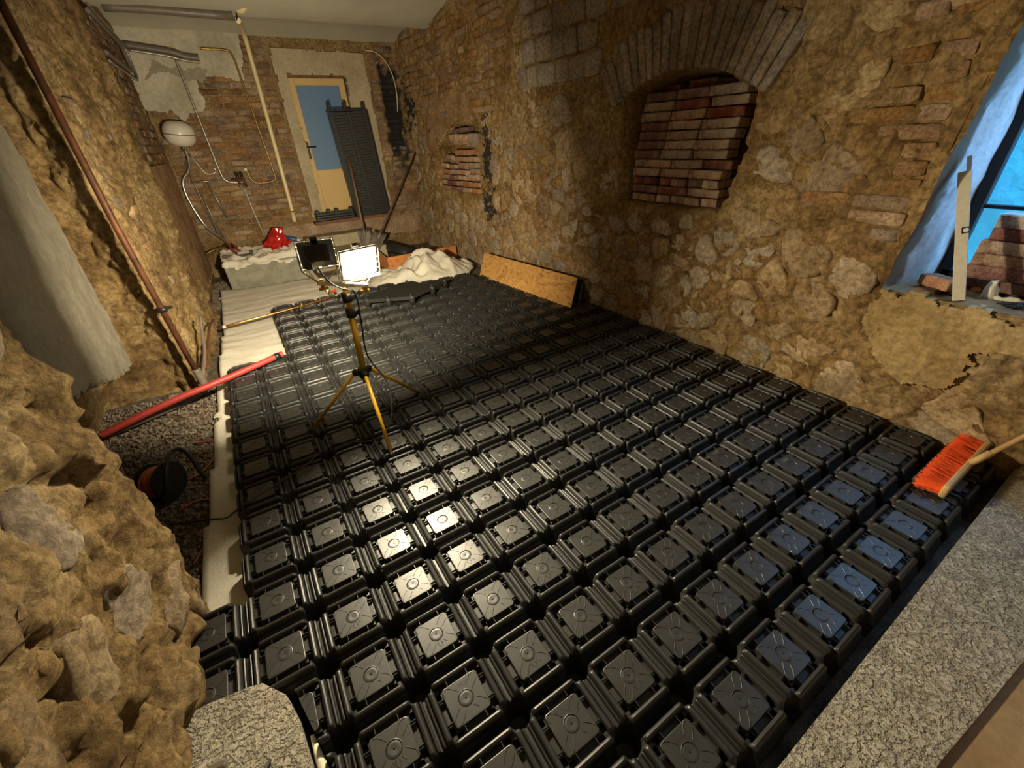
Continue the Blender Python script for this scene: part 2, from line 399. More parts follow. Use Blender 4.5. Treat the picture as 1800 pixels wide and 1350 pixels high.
# left wall: plan line from the near pier, round the deep recess, to the back corner
LP = [(-0.14, -3.6), (-0.09, -1.3), (-0.04, -0.55), (-0.005, -0.30), (-0.09, -0.20), (-0.46, -0.08), (-0.48, 2.22), (-0.33, 2.24),
      (-0.16, 2.13), (-0.09, 2.2), (0.02, 4.08), (0.005, 4.22), (-0.07, 4.30), (0.05, 6.46)]
def left_wall():
    st = 0.02
    P = []
    for (a, b) in zip(LP, LP[1:]):
        a, b = Vector(a), Vector(b); n = max(1, int((b-a).length/st))
        for k in range(n): P.append(a.lerp(b, k/n))
    P.append(Vector(LP[-1]))
    for _ in range(2):
        P = [P[0]] + [(P[i-1]+P[i]*2+P[i+1])/4 for i in range(1, len(P)-1)] + [P[-1]]
    z0, z1 = -0.2, 3.42; nz = int((z1-z0)/st)
    V, Fc = [], []
    for i, p in enumerate(P):
        t = (P[min(i+1, len(P)-1)]-P[max(i-1, 0)]).normalized(); nx, ny = t.y, -t.x
        inrec = p.x < -0.3 and -0.1 < p.y < 2.3
        for b in range(nz+1):
            z = z0 + b*st
            x, y = p.x, p.y
            if 2.1 < y < 4.36 and not inrec: x += 0.16*max(0, 0.25-z)*min(1, (y-2.1)/1.0)
            if inrec and z < 0.34: x -= (0.34-z)*0.6*min(1, (y+0.1)/0.4)
            amp = 0.4 if (inrec and z > 0.5) else 1.0
            if y > 4.3: amp = 0.5
            near = y < 0
            d = 0.05*fb(y*1.7+x*1.7, z*1.7, 0.3, 3) + 0.028*fb(y*6, z*6, 2.2+x*6, 4)
            if near or (2.1 < y < 4.3):
                vd = noise.voronoi((y*4.2+0.5*fb(y*3, z*3, 1, 2), z*4.2+0.5*fb(y*3, z*3, 7, 2), x*4.2), distance_metric='DISTANCE', exponent=2.5)[0]
                crack = vd[1]-vd[0]
                d += (0.032 if near else 0.022)*(min(crack, 0.16)/0.16 - 0.8)
                d += 0.022*fb(y*12, z*12, x*12, 4) + 0.008*fb(y*34, z*34, x*34, 2)
            V.append((x + nx*d*amp, y + ny*d*amp, z))
    w_ = nz+1
    for a in range(len(P)-1):
        for b in range(nz):
            i = a*w_+b
            Fc.append((i, i+w_, i+w_+1, i+1))
    return structure(link('wall_left', mesh('wall_left', V, Fc, True), M_LEFT))
WL = left_wall()
from mathutils.bvhtree import BVHTree
_bvh = BVHTree.FromPolygons([v.co.copy() for v in WL.data.vertices], [tuple(p.vertices) for p in WL.data.polygons])
def surf_left(y, z, r=0.03):
    """x of the left wall's face, averaged over a small disc"""
    t, n = 0.0, 0
    for dy, dz in ((0, 0), (r, 0), (-r, 0), (0, r), (0, -r)):
        h = _bvh.ray_cast(Vector((1.5, y+dy, z+dz)), Vector((-1, 0, 0)))
        if h[0] is not None: t += h[0].x; n += 1
    return t/n if n else 0.0

def back_wall():
    st = 0.025
    x0, x1, z0, z1 = -0.2, 4.0, -0.2, 3.3
    nx, nz = int((x1-x0)/st), int((z1-z0)/st)
    V, Fc = [], []
    for a in range(nx+1):
        x = x0+a*st
        for b in range(nz+1):
            z = z0+b*st
            o = 0.02*fb(x*2, z*2, 4.4, 3) + 0.010*fb(x*9, z*9, 1.2, 3)
            if 3.30 < x < 3.60 and 1.3 < z < 2.76: o += 0.06
            if 1.90 < x < 2.74 and 0.52 < z < 2.52: o += 0.20
            V.append((x, 6.31+o, z))
    w_ = nz+1
    for a in range(nx):
        for b in range(nz):
            i = a*w_+b; Fc.append((i, i+w_, i+w_+1, i+1))
    return structure(link('wall_back', mesh('wall_back', V, Fc, True), M_BACK))
WB = back_wall()
# wall behind the camera
bm = bmesh.new(); add_box(bm, (1.8, -3.65, 1.6), (4.6, 0.2, 3.8)); structure(bm_obj('wall_front', bm, M_MORTAR))

# ceiling: two shallow vault fields that spring from a rib at y = 5.0
def ceiling():
    prof = []
    for k in range(9): t = k/8; prof.append((6.5-1.5*t, 2.93 + 0.13*math.sin(PI*t)))
    for k in range(1, 33):
        t = k/32; prof.append((5.0-8.6*t, 2.95 + 0.42*math.sin(PI*min(1, t*1.0))**0.8))
    V, Fc = [], []
    nx = 30
    for (y, z) in prof:
        for a in range(nx+1):
            x = -0.6 + 5.0*a/nx
            V.append((x, y, z + 0.008*fb(x*1.5, y*1.5, 2, 2)))
    for i in range(len(prof)-1):
        for a in range(nx):
            k = i*(nx+1)+a; Fc.append((k, k+1, k+nx+2, k+nx+1))
    o = link('ceiling', mesh('ceiling', V, Fc, True), M_CEIL)
    return structure(o)
ceiling()
# ground
def ground():
    V, Fc = [], []; st = 0.05
    nx, ny = int(5.2/st), int(10.3/st)
    for a in range(nx+1):
        for b in range(ny+1):
            x, y = -1.0+a*st, -3.7+b*st
            V.append((x, y, -0.14+0.010*fb(x*5, y*5, 0, 3)))
    for a in range(nx):
        for b in range(ny):
            i = a*(ny+1)+b; Fc.append((i, i+ny+1, i+ny+2, i+1))
    return structure(link('floor', mesh('floor', V, Fc, True), M_GRAVEL))
FL = ground()
# pebbles on the gravel bed: nobody could count them
def pebbles():
    bm = bmesh.new(); V = []; Fc = []
    r0 = bmesh.ops.create_icosphere(bm, subdivisions=1, radius=1.0)
    bv = [v.co.copy() for v in bm.verts]; bf = [[v.index for v in f.verts] for f in bm.faces]; bm.free()
    for k in range(5200):
        y = random.uniform(-0.25, 2.15) if k < 4300 else random.uniform(4.4, 5.9)
        x = random.uniform(-0.78, 0.08) if k < 4300 else random.uniform(-0.0, 0.22)
        s = random.uniform(0.006, 0.014)
        mtx = Matrix.Rotation(random.random()*6, 3, 'Z') @ Matrix.Rotation(random.random()*6, 3, 'X')
        sc = (random.uniform(.7, 1.4), random.uniform(.7, 1.2), random.uniform(.5, .9))
        b0 = len(V)
        for v in bv:
            q = mtx @ Vector((v.x*s*sc[0], v.y*s*sc[1], v.z*s*sc[2])); V.append((x+q.x, y+q.y, -0.133+random.uniform(0, .001)+q.z))
        Fc += [[i+b0 for i in f] for f in bf]
    o = link('pebbles', mesh('pebbles', V, Fc, False), M_PEBBLE, FL); o['kind'] = 'stuff'
pebbles()

# ------------------------------------------------------------------ stones, blocks and bricks that stand proud of the walls
def clip(poly, mid, nrm):
    out = []
    for i in range(len(poly)):
        a, b = poly[i], poly[(i+1) % len(poly)]
        da = (a[0]-mid[0])*nrm[0]+(a[1]-mid[1])*nrm[1]; db = (b[0]-mid[0])*nrm[0]+(b[1]-mid[1])*nrm[1]
        if da <= 0: out.append(a)
        if (da < 0) != (db < 0) and da != db:
            t = da/(da-db); out.append((a[0]+(b[0]-a[0])*t, a[1]+(b[1]-a[1])*t))
    return out
def voronoi(seeds, reach):
    cells = []
    for i, s in enumerate(seeds):
        poly = [(s[0]-reach, s[1]-reach), (s[0]+reach, s[1]-reach), (s[0]+reach, s[1]+reach), (s[0]-reach, s[1]+reach)]
        for j, q in enumerate(seeds):
            if i == j: continue
            dx, dy = q[0]-s[0], q[1]-s[1]
            if dx*dx+dy*dy > 4*reach*reach*2: continue
            poly = clip(poly, ((s[0]+q[0])/2, (s[1]+q[1])/2), (dx, dy))
            if len(poly) < 3: break
        cells.append(poly)
    return cells
def stone_mesh(name, poly, place, h, bulge, round_it=1, rough=0.006, n=14, k=0.22):
    """a stone from its outline: place(u, v, w) puts outline + height into the wall"""
    cx = sum(p[0] for p in poly)/len(poly); cy = sum(p[1] for p in poly)/len(poly)
    pts = [Vector((p[0], p[1])) for p in poly]
    for _ in range(round_it):
        o = []
        for i in range(len(pts)):
            a, b = pts[i], pts[(i+1) % len(pts)]; o += [a*(1-k)+b*k, a*k+b*(1-k)]
        pts = o
    if n:
        # even spacing round the outline, then an irregular edge
        per = [(pts[i]-pts[i-1]).length for i in range(len(pts))]; tot = sum(per); out = []
        for q in range(n):
            t = tot*q/n; i = 0
            while t > per[(i+1) % len(pts)] and i < len(pts): t -= per[(i+1) % len(pts)]; i += 1
            a, b = pts[i % len(pts)], pts[(i+1) % len(pts)]; L_ = per[(i+1) % len(pts)]
            out.append(a.lerp(b, t/L_ if L_ > 0 else 0))
        pts = [Vector((cx, cy))+(p-Vector((cx, cy)))*(1+0.10*fb(p.x*8, p.y*8, 6, 2)) for p in out]
    V, Fc = [], []
    m = len(pts)
    rings = ((1.0, -0.03), (0.97, h*0.35), (0.86, h*0.9), (0.60, h+bulge*0.6), (0.3, h+bulge*0.9)) if n else ((1.0, -0.03), (0.985, h*0.6), (0.94, h), (0.5, h+bulge))
    for sc, hh in rings:
        for p in pts:
            u, v = cx+(p.x-cx)*sc, cy+(p.y-cy)*sc
            V.append(place(u, v, hh + ((rough*2.4*fb(u*8, v*8, 3, 3)+rough*fb(u*25, v*25, 1, 2)) if hh > -0.02 else 0)))
    V.append(place(cx, cy, h+bulge))
    R = len(rings)
    for r in range(R-1):
        for q in range(m): Fc.append((r*m+q, r*m+(q+1) % m, (r+1)*m+(q+1) % m, (r+1)*m+q))
    for q in range(m): Fc.append(((R-1)*m+q, (R-1)*m+(q+1) % m, R*m))
    return mesh(name, V, Fc, True)
def placeR(u, v, w):
    return (XR + wall_off(u, v) - w, u, v)

def right_masonry():
    rnd = random.Random(11)
    # blocks of grey dressed stone above and left of the arch
    blocks = []
    z = 2.02
    for row, hgt in enumerate((0.20, 0.21, 0.19, 0.22, 0.2)):
        y = 1.42 - 0.05*row + (0.13 if row % 2 else 0)
        if row >= 2: y = 0.85 - 0.2*(row-2) + (0.1 if row % 2 else 0)
        if row >= 3: y = -0.15
        while y < 2.55:
            wd = rnd.uniform(0.17, 0.30)
            blocks.append([(y+0.008, z+0.008), (y+wd-0.008, z+0.008+rnd.uniform(-.01, .01)), (y+wd-0.008, z+hgt-0.01), (y+0.008, z+hgt-0.01+rnd.uniform(-.01, .01))])
            y += wd
        z += hgt
    for b in blocks:
        cz = sum(p[1] for p in b)/4
        cyb = sum(p[0] for p in b)/4
        if cz < 2.4 and abs(cyb-0.575) < 0.8: continue
        link('block', stone_mesh('block', b, placeR, rnd.uniform(0.012, 0.03), 0.004, n=0, k=0.10), M_BLOCK, WR)
    # voussoirs of the relieving arch
    n = 21
    for k in range(n):
        a = math.radians(-34 + 68*(k+0.5)/n)
        r0, r1 = 1.19, 1.19 + rnd.uniform(0.33, 0.40)
        cy, cz = 0.575, 0.775
        wa = math.radians(68/n)*0.43
        pl_ = [(cy+math.sin(a-wa)*r0, cz+math.cos(a-wa)*r0), (cy+math.sin(a+wa)*r0, cz+math.cos(a+wa)*r0),
               (cy+math.sin(a+wa)*r1, cz+math.cos(a+wa)*r1), (cy+math.sin(a-wa)*r1, cz+math.cos(a-wa)*r1)]
        link('voussoir', stone_mesh('voussoir', pl_, placeR, rnd.uniform(0.015, 0.035), 0.002, n=0, k=0.10), M_BLOCK, WR)
    # smeared brickwork towards the back corner and over the small recess
    zz = 1.88; row = 0
    while zz < 2.98:
        y = 2.75 + (0.15 if row % 2 else 0) + 0.1*rnd.random()
        while y < 6.1:
            L_ = rnd.choice((0.29, 0.29, 0.15)); H = 0.068
            if rnd.random() < 0.62:
                j = lambda: rnd.uniform(-.006, .006)
                b = [(y+j(), zz+j()), (y+L_-.014, zz+j()), (y+L_-.014+j(), zz+H+j()), (y+j(), zz+H+j())]
                link('brick', stone_mesh('brick', b, placeR, rnd.uniform(0.004, 0.022), 0.001, n=0, k=0.10), M_RBRICK_COVER, WR)
            y += L_
        zz += 0.083; row += 1
    # coursed bricks beside the window jamb
    zz = 1.0; row = 0
    while zz < 2.1:
        y = -1.04
        for q in range(2):
            L_ = rnd.choice((0.29, 0.15))
            b = [(y+.005, zz), (y+L_-.012, zz), (y+L_-.012, zz+.068), (y+.005, zz+.07)]
            if rnd.random() < 0.7: link('brick', stone_mesh('brick', b, placeR, rnd.uniform(0.002, 0.014), 0.001, n=0, k=0.10), M_RBRICK_COVER, WR)
            y += L_
        zz += 0.083
    # rubble
    seeds = []
    for _ in range(9000):
        y, z = rnd.uniform(-2.6, 6.3), rnd.uniform(-0.05, 3.15)
        d = 0.17 + 0.17*abs(noise.noise((y*1.3, z*1.3, 5)))*2
        if 0.2 < z < 1.1 and -0.3 < y < 2.6: d *= 0.82
        if all((y-s[0])**2 + (z-s[1])**2*1.5 > d*d for s in seeds): seeds.append((y, z))
    cells = voronoi(seeds, 0.34)
    cnt = 0
    for s, poly in zip(seeds, cells):
        if len(poly) < 3 or cnt >= 285: continue
        y, z = s
        if y < -1.9 or y > 6.25 or z > 3.05: continue
        if n1_mask(y, z) > -0.03 or n2_mask(y, z) > -0.06 or in_window(y-0.0, z) : continue
        if z > 1.85 and y > 2.7: continue
        if z > 1.98 and 0.9 < y < 2.6: continue
        if math.hypot(y-0.575, z-0.775) < 1.62 and z > 1.7: continue
        if z > 2.45 and -0.2 < y < 2.6: continue
        if -1.06 < y < -0.62 and 1.0 < z < 2.1: continue
        if y < -1.0 and 0.22 < z < 0.8: continue
        poly = [(y+(p[0]-y)*0.90, z+(p[1]-z)*0.90) for p in poly]
        for _ in range(6):
            if any(n1_mask(*p) > -0.015 or n2_mask(*p) > -0.02 or (-2.3 < p[0] < -1.06 and 0.70 < p[1] < 2.4) for p in poly):
                poly = [(y+(p[0]-y)*0.85, z+(p[1]-z)*0.85) for p in poly]
        vis = 0.5+0.5*noise.noise((y*0.9, z*1.1, 2))
        h = rnd.uniform(-0.010, 0.019) * (1.25 if (-0.6 < y < 2.6 and z < 1.9) else 0.75)
        if z < 0.2: h *= 0.4
        link('stone', stone_mesh('stone', poly, placeR, h, rnd.uniform(0.002, 0.016), k=0.14, rough=0.008), M_STONE, WR)
        cnt += 1
right_masonry()

# plaster apron under the window
def patch(name, outline, place, matl, parent, th=0.02, step=0.03, jag=0.02, seed=0.0, rough=0.004):
    """thin coat of plaster with a broken outline, built as a thick relief grid"""
    us = [p[0] for p in outline]; vs = [p[1] for p in outline]
    def inside(u, v):
        u += jag*fb(u*7+seed, v*7, seed, 3); v += jag*fb(u*7, v*7+seed, seed+5, 3)
        c = False; n = len(outline)
        for i in range(n):
            (x1, y1), (x2, y2) = outline[i], outline[(i+1) % n]
            if (y1 > v) != (y2 > v) and u < (x2-x1)*(v-y1)/(y2-y1)+x1: c = not c
        return c
    u0, v0 = min(us)-jag, min(vs)-jag
    nu, nv = int((max(us)+jag-u0)/step)+1, int((max(vs)+jag-v0)/step)+1
    idx = {}; V = []; Fc = []
    def vert(a, b, w):
        k = (a, b, w)
        if k not in idx:
            u, v = u0+a*step, v0+b*step
            idx[k] = len(V); V.append(place(u, v, (th + rough*fb(u*6, v*6, 1, 3)) if w else -0.03))
        return idx[k]
    fill = [[inside(u0+(a+.5)*step, v0+(b+.5)*step) for b in range(nv)] for a in range(nu)]
    g = lambda a, b: 0 <= a < nu and 0 <= b < nv and fill[a][b]
    for a in range(nu):
        for b in range(nv):
            if not fill[a][b]: continue
            Fc.append((vert(a, b, 1), vert(a+1, b, 1), vert(a+1, b+1, 1), vert(a, b+1, 1)))
            if not g(a-1, b): Fc.append((vert(a, b, 1), vert(a, b+1, 1), vert(a, b+1, 0), vert(a, b, 0)))
            if not g(a+1, b): Fc.append((vert(a+1, b+1, 1), vert(a+1, b, 1), vert(a+1, b, 0), vert(a+1, b+1, 0)))
            if not g(a, b-1): Fc.append((vert(a+1, b, 1), vert(a, b, 1), vert(a, b, 0), vert(a+1, b, 0)))
            if not g(a, b+1): Fc.append((vert(a, b+1, 1), vert(a+1, b+1, 1), vert(a+1, b+1, 0), vert(a, b+1, 0)))
    return link(name, mesh(name, V, Fc, False), matl, parent)
ap = patch('plaster_patch', [(-2.6, 0.735), (-1.08, 0.735), (-1.02, 0.55), (-1.15, 0.36), (-1.36, 0.24), (-1.47, 0.30), (-1.60, 0.50), (-1.75, 0.58), (-2.6, 0.62)],
           lambda u, v, w: (XR + wall_off(u, v) - w, u, v), M_APRON, WR, th=0.023, step=0.0105, jag=0.09, seed=2.0)
ap['label'] = 'pale yellow plaster below the window sill'
# plaster over small recess
pp = patch('plaster_patch', [(5.28, 1.45), (4.55, 1.80), (3.95, 1.80), (3.9, 2.12), (4.7, 2.22), (5.5, 2.15), (5.55, 1.5)], placeR, M_RBRICK_COVER, WR, th=0.012, step=0.035, seed=6.0)

# left wall: grey render of the recess, rocks in the near pier, bare bricks in the far pier
gp = patch('plaster_patch', [(-0.05, 0.52), (0.5, 0.56), (1.0, 0.52), (1.3, 0.42), (1.7, 0.30), (2.1, 0.24), (2.16, 0.6), (2.2, 1.2), (2.22, 2.9), (-0.05, 2.9)],
           lambda u, v, w: (-0.455 + w, u, v), M_PLASTER_GREY, WL, th=0.035, step=0.03, jag=0.03, seed=4.0, rough=0.012)
gp['label'] = 'smooth grey render in the recess'
def left_masonry():
    rnd = random.Random(5)
    def pier_far(u, v, w): return (surf_left(u, v, 0.05)+w, u, v)
    zz = 0.55; row = 0
    for zz in [0.62+0.085*k for k in range(16)]:
        y = 2.24 + 0.12*(row % 2)
        for q in range(4):
            L_ = rnd.choice((0.15, 0.27))
            if rnd.random() < (0.55 if q < 1 else 0.12):
                j = lambda: rnd.uniform(-.008, .008)
                b = [(y+j(), zz+j()), (y+L_-.02, zz+j()), (y+L_-.02+j(), zz+.066+j()), (y+j(), zz+.066+j())]
                link('brick', stone_mesh('brick', b, pier_far, rnd.uniform(0.002, 0.012), 0.002, n=0, k=0.10), M_WBRICK, WL)
            y += L_
        row += 1
    def pier_near(u, v, w): return (surf_left(u, v, 0.085) + w, u, v)
    seeds = []
    for _ in range(2500):
        y, z = rnd.uniform(-1.6, -0.36), rnd.uniform(-0.1, 2.2)
        d = rnd.uniform(0.2, 0.34)
        if all((y-s[0])**2+(z-s[1])**2 > d*d for s in seeds): seeds.append((y, z))
    for s, poly in zip(seeds, voronoi(seeds, 0.3)):
        if len(poly) < 3 or s[0] > -0.36 or rnd.random() < 0.45: continue
        k = rnd.uniform(0.6, 0.8)
        poly = [(s[0]+(p[0]-s[0])*k, s[1]+(p[1]-s[1])*k) for p in poly]
        poly = [(min(p[0], -0.33), p[1]) for p in poly]
        link('stone', stone_mesh('stone', poly, pier_near, rnd.uniform(0.004, 0.012), rnd.uniform(0.004, 0.016), rough=0.007, n=20), M_PIERSTONE, WL)
    # jamb of the recess behind the rusty pipe
    # brickwork between the far pier and the back corner
    def far(u, v, w): return (-0.065+0.053*(u-4.4)+w, u, v)
    zz = 1.55; row = 0
    while zz < 2.9:
        y = 4.5 + 0.1*(row % 2)
        while y < 6.1:
            L_ = rnd.choice((0.28, 0.28, 0.15))
            b = [(y, zz), (y+L_-.02, zz), (y+L_-.02, zz+.07), (y, zz+.07)]
            link('brick', stone_mesh('brick', b, far, rnd.uniform(0.004, 0.02), 0.001, n=0, k=0.10), M_WBRICK, WL)
            y += L_
        zz += 0.085; row += 1
left_masonry()
tp = patch('plaster_patch', [(4.45, 0.0), (6.2, 0.0), (6.2, 1.5), (4.45, 1.5)], lambda u, v, w: (-0.065+0.053*(u-4.4)+w, u, v), M_RBRICK_COVER, WL, th=0.022, step=0.04, seed=9)

# back wall: brick courses, whitewash, door surround
def back_masonry():
    rnd = random.Random(3)
    def pb(u, v, w): return (u, 6.31 + 0.02*fb(u*2, v*2, 4.4, 3) + (0.06 if (3.30 < u < 3.60 and 1.3 < v < 2.76) else 0) - w, v)
    zz = 0.36; row = 0
    while zz < 2.93:
        for (xa, xb) in ((0.08, 1.70), (3.14, 3.70)):
            x = xa - (0.15 if row % 2 else 0)
            while x < xb-0.04:
                L_ = 0.295
                a, b = max(x, xa), min(x+L_-0.016, xb)
                x += L_
                if b-a < 0.05: continue
                mid = (a+b)/2
                if zz > 2.12 and mid < 0.72: continue
                if zz > 2.46 and mid < 1.32: continue
                if zz < 0.9 and mid < 0.5 and rnd.random() < 0.4: continue
                j = lambda: rnd.uniform(-.005, .005)
                h = 0.066
                poly = [(a+j(), zz+j()), (b+j(), zz+j()), (b+j(), zz+h+j()), (a+j(), zz+h+j())]
                link('brick', stone_mesh('brick', poly, pb, rnd.uniform(0.0, 0.022), 0.001, n=0, k=0.10), M_WBRICK, WB)
        zz += 0.0805; row += 1
    patch('plaster_patch', [(0.02, 2.10), (0.30, 2.12), (0.42, 1.98), (0.55, 2.08), (0.72, 2.14), (0.74, 2.48), (1.05, 2.50), (1.30, 2.46), (1.36, 2.7), (1.42, 3.0), (0.02, 3.0)],
          pb, M_PLASTER_WHITE, WB, th=0.035, step=0.016, jag=0.04, seed=1.0)
    q = patch('plaster_patch', [(0.16, 2.46), (0.40, 2.54), (0.62, 2.48), (0.8, 2.44), (0.95, 2.62), (0.72, 2.58), (0.5, 2.60), (0.3, 2.66)], pb, M_PLASTER_GREY, WB, th=0.039, step=0.016, jag=0.045, seed=3.0)
    q['label'] = 'grey mortar repair on the whitewash'
    sr = patch('door_surround', [(1.73, 0.50), (1.90, 0.50), (1.90, 2.54), (2.74, 2.54), (2.74, 0.50), (3.10, 0.50), (3.09, 2.82), (1.75, 2.84)],
               pb, M_SURROUND, WB, th=0.05, step=0.022, jag=0.012, seed=7.0)
    sr['label'] = 'beige rendered door surround'
    patch('plaster_patch', [(0.9, 0.1), (3.6, 0.1), (3.6, 0.46), (0.9, 0.50)], pb, M_RBRICK_COVER, WB, th=0.03, step=0.04, jag=0.02, seed=8.0)
back_masonry()

# ------------------------------------------------------------------ door
D = structure(thing('door_1', 'yellow painted door with a tall obscured glass pane', 'door', (2.32, 6.42, 0.52)))
del D['category']
bm = bmesh.new()
for c, s in (((-0.37, 0, 1.0), (0.09, 0.045, 1.98)), ((0.37, 0, 1.0), (0.09, 0.045, 1.98)), ((0, 0, 1.945), (0.65, 0.045, 0.09)), ((0, 0, 0.38), (0.65, 0.04, 0.72))):
    add_box(bm, c, s, bevel=0.004)
bm_obj('door_leaf', bm, M_DOOR, D)
bm = bmesh.new(); add_box(bm, (0, 0, 1.32), (0.66, 0.012, 1.17)); g = bm_obj('pane', bm, M_DGLASS, D); g['label'] = 'blue obscured glass pane'
bm = bmesh.new()
for c, s in (((-0.428, -0.03, 1.0), (0.03, 0.1, 2.02)), ((0.428, -0.03, 1.0), (0.03, 0.1, 2.02)), ((0, -0.03, 2.02), (0.88, 0.1, 0.03))): add_box(bm, c, s)
g = bm_obj('door_frame', bm, M_DARK, D); g['label'] = 'dark steel door frame'
bm = bmesh.new()
add_box(bm, (-0.37, -0.028, 1.03), (0.035, 0.01, 0.24), bevel=0.004)
add_tube(bm, [(-0.37, -0.03, 1.08), (-0.37, -0.075, 1.08), (-0.25, -0.075, 1.08)], 0.01, 8)
bm_obj('handle', bm, M_BLKPL, D)
bm = bmesh.new(); add_box(bm, (2.38, 6.22, 0.485), (1.34, 0.22, 0.05), bevel=0.006)
structure(bm_obj('trim_1', bm, M_PLANK))

# ------------------------------------------------------------------ window: reveal, frame, bars, membrane wall outside
def window():
    W = structure(thing('window_1', 'deep window with dark steel bars and a turquoise membrane wall beyond', 'window', (3.66, -1.67, 0.74)))
    del W['category']
    def slab(name, pts, matl):
        # grid between 4 corners with relief
        a, b, c, d = [Vector(p) for p in pts]; n = 26; V = []; Fc = []
        nn = (b-a).cross(d-a).normalized()
        for i in range(n+1):
            for j in range(n+1):
                u, v = i/n, j/n
                p = (a*(1-u)+b*u)*(1-v) + (d*(1-u)+c*u)*v
                e = min(1, 6*min(u, v, 1-u, 1-v))
                V.append(p + nn*(0.025*fb(p.x*5, p.y*5, p.z*5, 3))*e - W.location)
        for i in range(n):
            for j in range(n):
                k = i*(n+1)+j; Fc.append((k, k+1, k+n+2, k+n+1))
        return link(name, mesh(name, V, Fc, True), matl, W)
    yl, yr, z0, z1, xf = -1.085, -2.26, 0.735, 2.37, 4.24
    slab('reveal', [(XR+.002, yl+.05, z0-.02), (xf, yl-0.055, z0-.02), (xf, yl-0.075, z1+.02), (XR+.002, yl-.085, z1+.02)], M_REVEAL)
    slab('reveal', [(XR+.002, yr, z0-.02), (xf, yr, z0-.02), (xf, yr, z1+.02), (XR+.002, yr, z1+.02)], M_REVEAL)
    slab('reveal', [(XR+.002, yl, z1), (xf, yl, z1), (xf, yr, z1), (XR+.002, yr, z1)], M_REVEAL)
    s = slab('window_sill', [(XR-.012, yl+.03, z0), (xf+.1, yl+.03, z0), (xf+.1, yr-.02, z0), (XR-.012, yr-.02, z0)], M_CLAY)
    bm = bmesh.new()
    o = W.location
    def fr(c, s_): add_box(bm, Vector(c)-o, s_, bevel=0.004)
    fr((4.22, -1.17, 1.55), (0.06, 0.055, 1.66)); fr((4.22, -2.23, 1.55), (0.06, 0.055, 1.66)); fr((4.22, -1.7, 2.36), (0.06, 1.1, 0.05))
    fr((4.22, -1.7, 0.76), (0.06, 1.1, 0.05)); fr((4.22, -1.7, 1.145), (0.03, 1.04, 0.022)); fr((4.22, -1.74, 1.75), (0.03, 0.022, 1.2))
    f = bm_obj('window_frame', bm, M_DARK, W)
    g = bmesh.new(); add_box(g, Vector((4.225, -1.7, 1.55))-o, (0.005, 1.02, 1.6))
    m = bpy.data.materials.new('window_glass'); m.use_nodes = True
    nt = m.node_tree; nt.nodes.remove(nt.nodes['Principled BSDF'])
    tr = nt.nodes.new('ShaderNodeBsdfTransparent'); gl = nt.nodes.new('ShaderNodeBsdfGlossy'); gl.inputs['Roughness'].default_value = 0.03
    mx = nt.nodes.new('ShaderNodeMixShader'); mx.inputs[0].default_value = 0.06
    nt.links.new(tr.outputs[0], mx.inputs[1]); nt.links.new(gl.outputs[0], mx.inputs[2]); nt.links.new(mx.outputs[0], nt.nodes['Material Output'].inputs[0])
    bm_obj('pane', g, m, W)
    # the light well outside
    V, Fc = [], []; n = 60
    for i in range(n+1):
        for j in range(n+1):
            y, z = -4.5+5.0*i/n, 0.3+2.6*j/n
            V.append((5.15+0.02*fb(y*4, z*4, 3, 3), y, z))
    for i in range(n):
        for j in range(n):
            k = i*(n+1)+j; Fc.append((k, k+1, k+n+2, k+n+1))
    structure(link('wall_outside', mesh('wall_outside', V, Fc, True), M_TURQ))
    bm = bmesh.new(); add_box(bm, (4.8, -2.0, 0.4), (1.1, 5, 0.3)); structure(bm_obj('ground_outside', bm, M_CLAY))
window()

# ------------------------------------------------------------------ concrete kerb the photographer stands at, and the block on the left
def porous(name, outline, z0, z1, matl, step=0.012, amp=0.004):
    """low concrete body with a pitted top; outline counter-clockwise"""
    bm = bmesh.new()
    vs = [bm.verts.new((x, y, z0)) for x, y in outline]
    f = bm.faces.new(vs)
    r = bmesh.ops.extrude_face_region(bm, geom=[f])
    up = [v for v in r['geom'] if isinstance(v, bmesh.types.BMVert)]
    bmesh.ops.translate(bm, vec=(0, 0, z1-z0), verts=up)
    bmesh.ops.bevel(bm, geom=[e for e in bm.edges if all(abs(v.co.z-z1) < 1e-5 for v in e.verts)], offset=0.012, segments=2, affect='EDGES')
    bmesh.ops.recalc_face_normals(bm, faces=bm.faces)
    return bm
def porous_mat(base):
    m = base; nt = m.node_tree; N = nt.nodes; L = nt.links
    p = N['Principled BSDF']
    tc = N.new('ShaderNodeTexCoord')
    n1 = N.new('ShaderNodeTexNoise'); n1.inputs['Scale'].default_value = 60; n1.inputs['Detail'].default_value = 4; n1.inputs['Roughness'].default_value = 0.6
    L.new(tc.outputs['Object'], n1.inputs['Vector'])
    rp = N.new('ShaderNodeValToRGB'); rp.color_ramp.elements[0].position = 0.40; rp.color_ramp.elements[1].position = 0.56
    L.new(n1.outputs['Fac'], rp.inputs['Fac'])
    b = N.new('ShaderNodeBump'); b.inputs['Strength'].default_value = 1.0; b.inputs['Distance'].default_value = 0.012
    L.new(rp.outputs['Color'], b.inputs['Height']); L.new(b.outputs['Normal'], p.inputs['Normal'])
porous_mat(M_SLAB)
bm = porous('concrete_kerb', [(0.30, -1.91), (0.30, -2.15), (1.82, -2.165), (2.10, -2.19), (2.40, -2.215), (3.70, -2.32), (3.70, -1.91)][::-1], -0.14, 0.012, M_SLAB)
k = bm_obj('trim_2', bm, M_SLAB); structure(k)
bm = porous('concrete_block', [(-0.10, -0.765), (-0.10, -2.4), (0.285, -2.4), (0.285, -1.25), (0.262, -1.0), (0.235, -0.90), (0.17, -0.815), (0.12, -0.80)], -0.14, 0.015, M_SLAB)
bl = bm_obj('concrete_block', bm, M_SLAB)
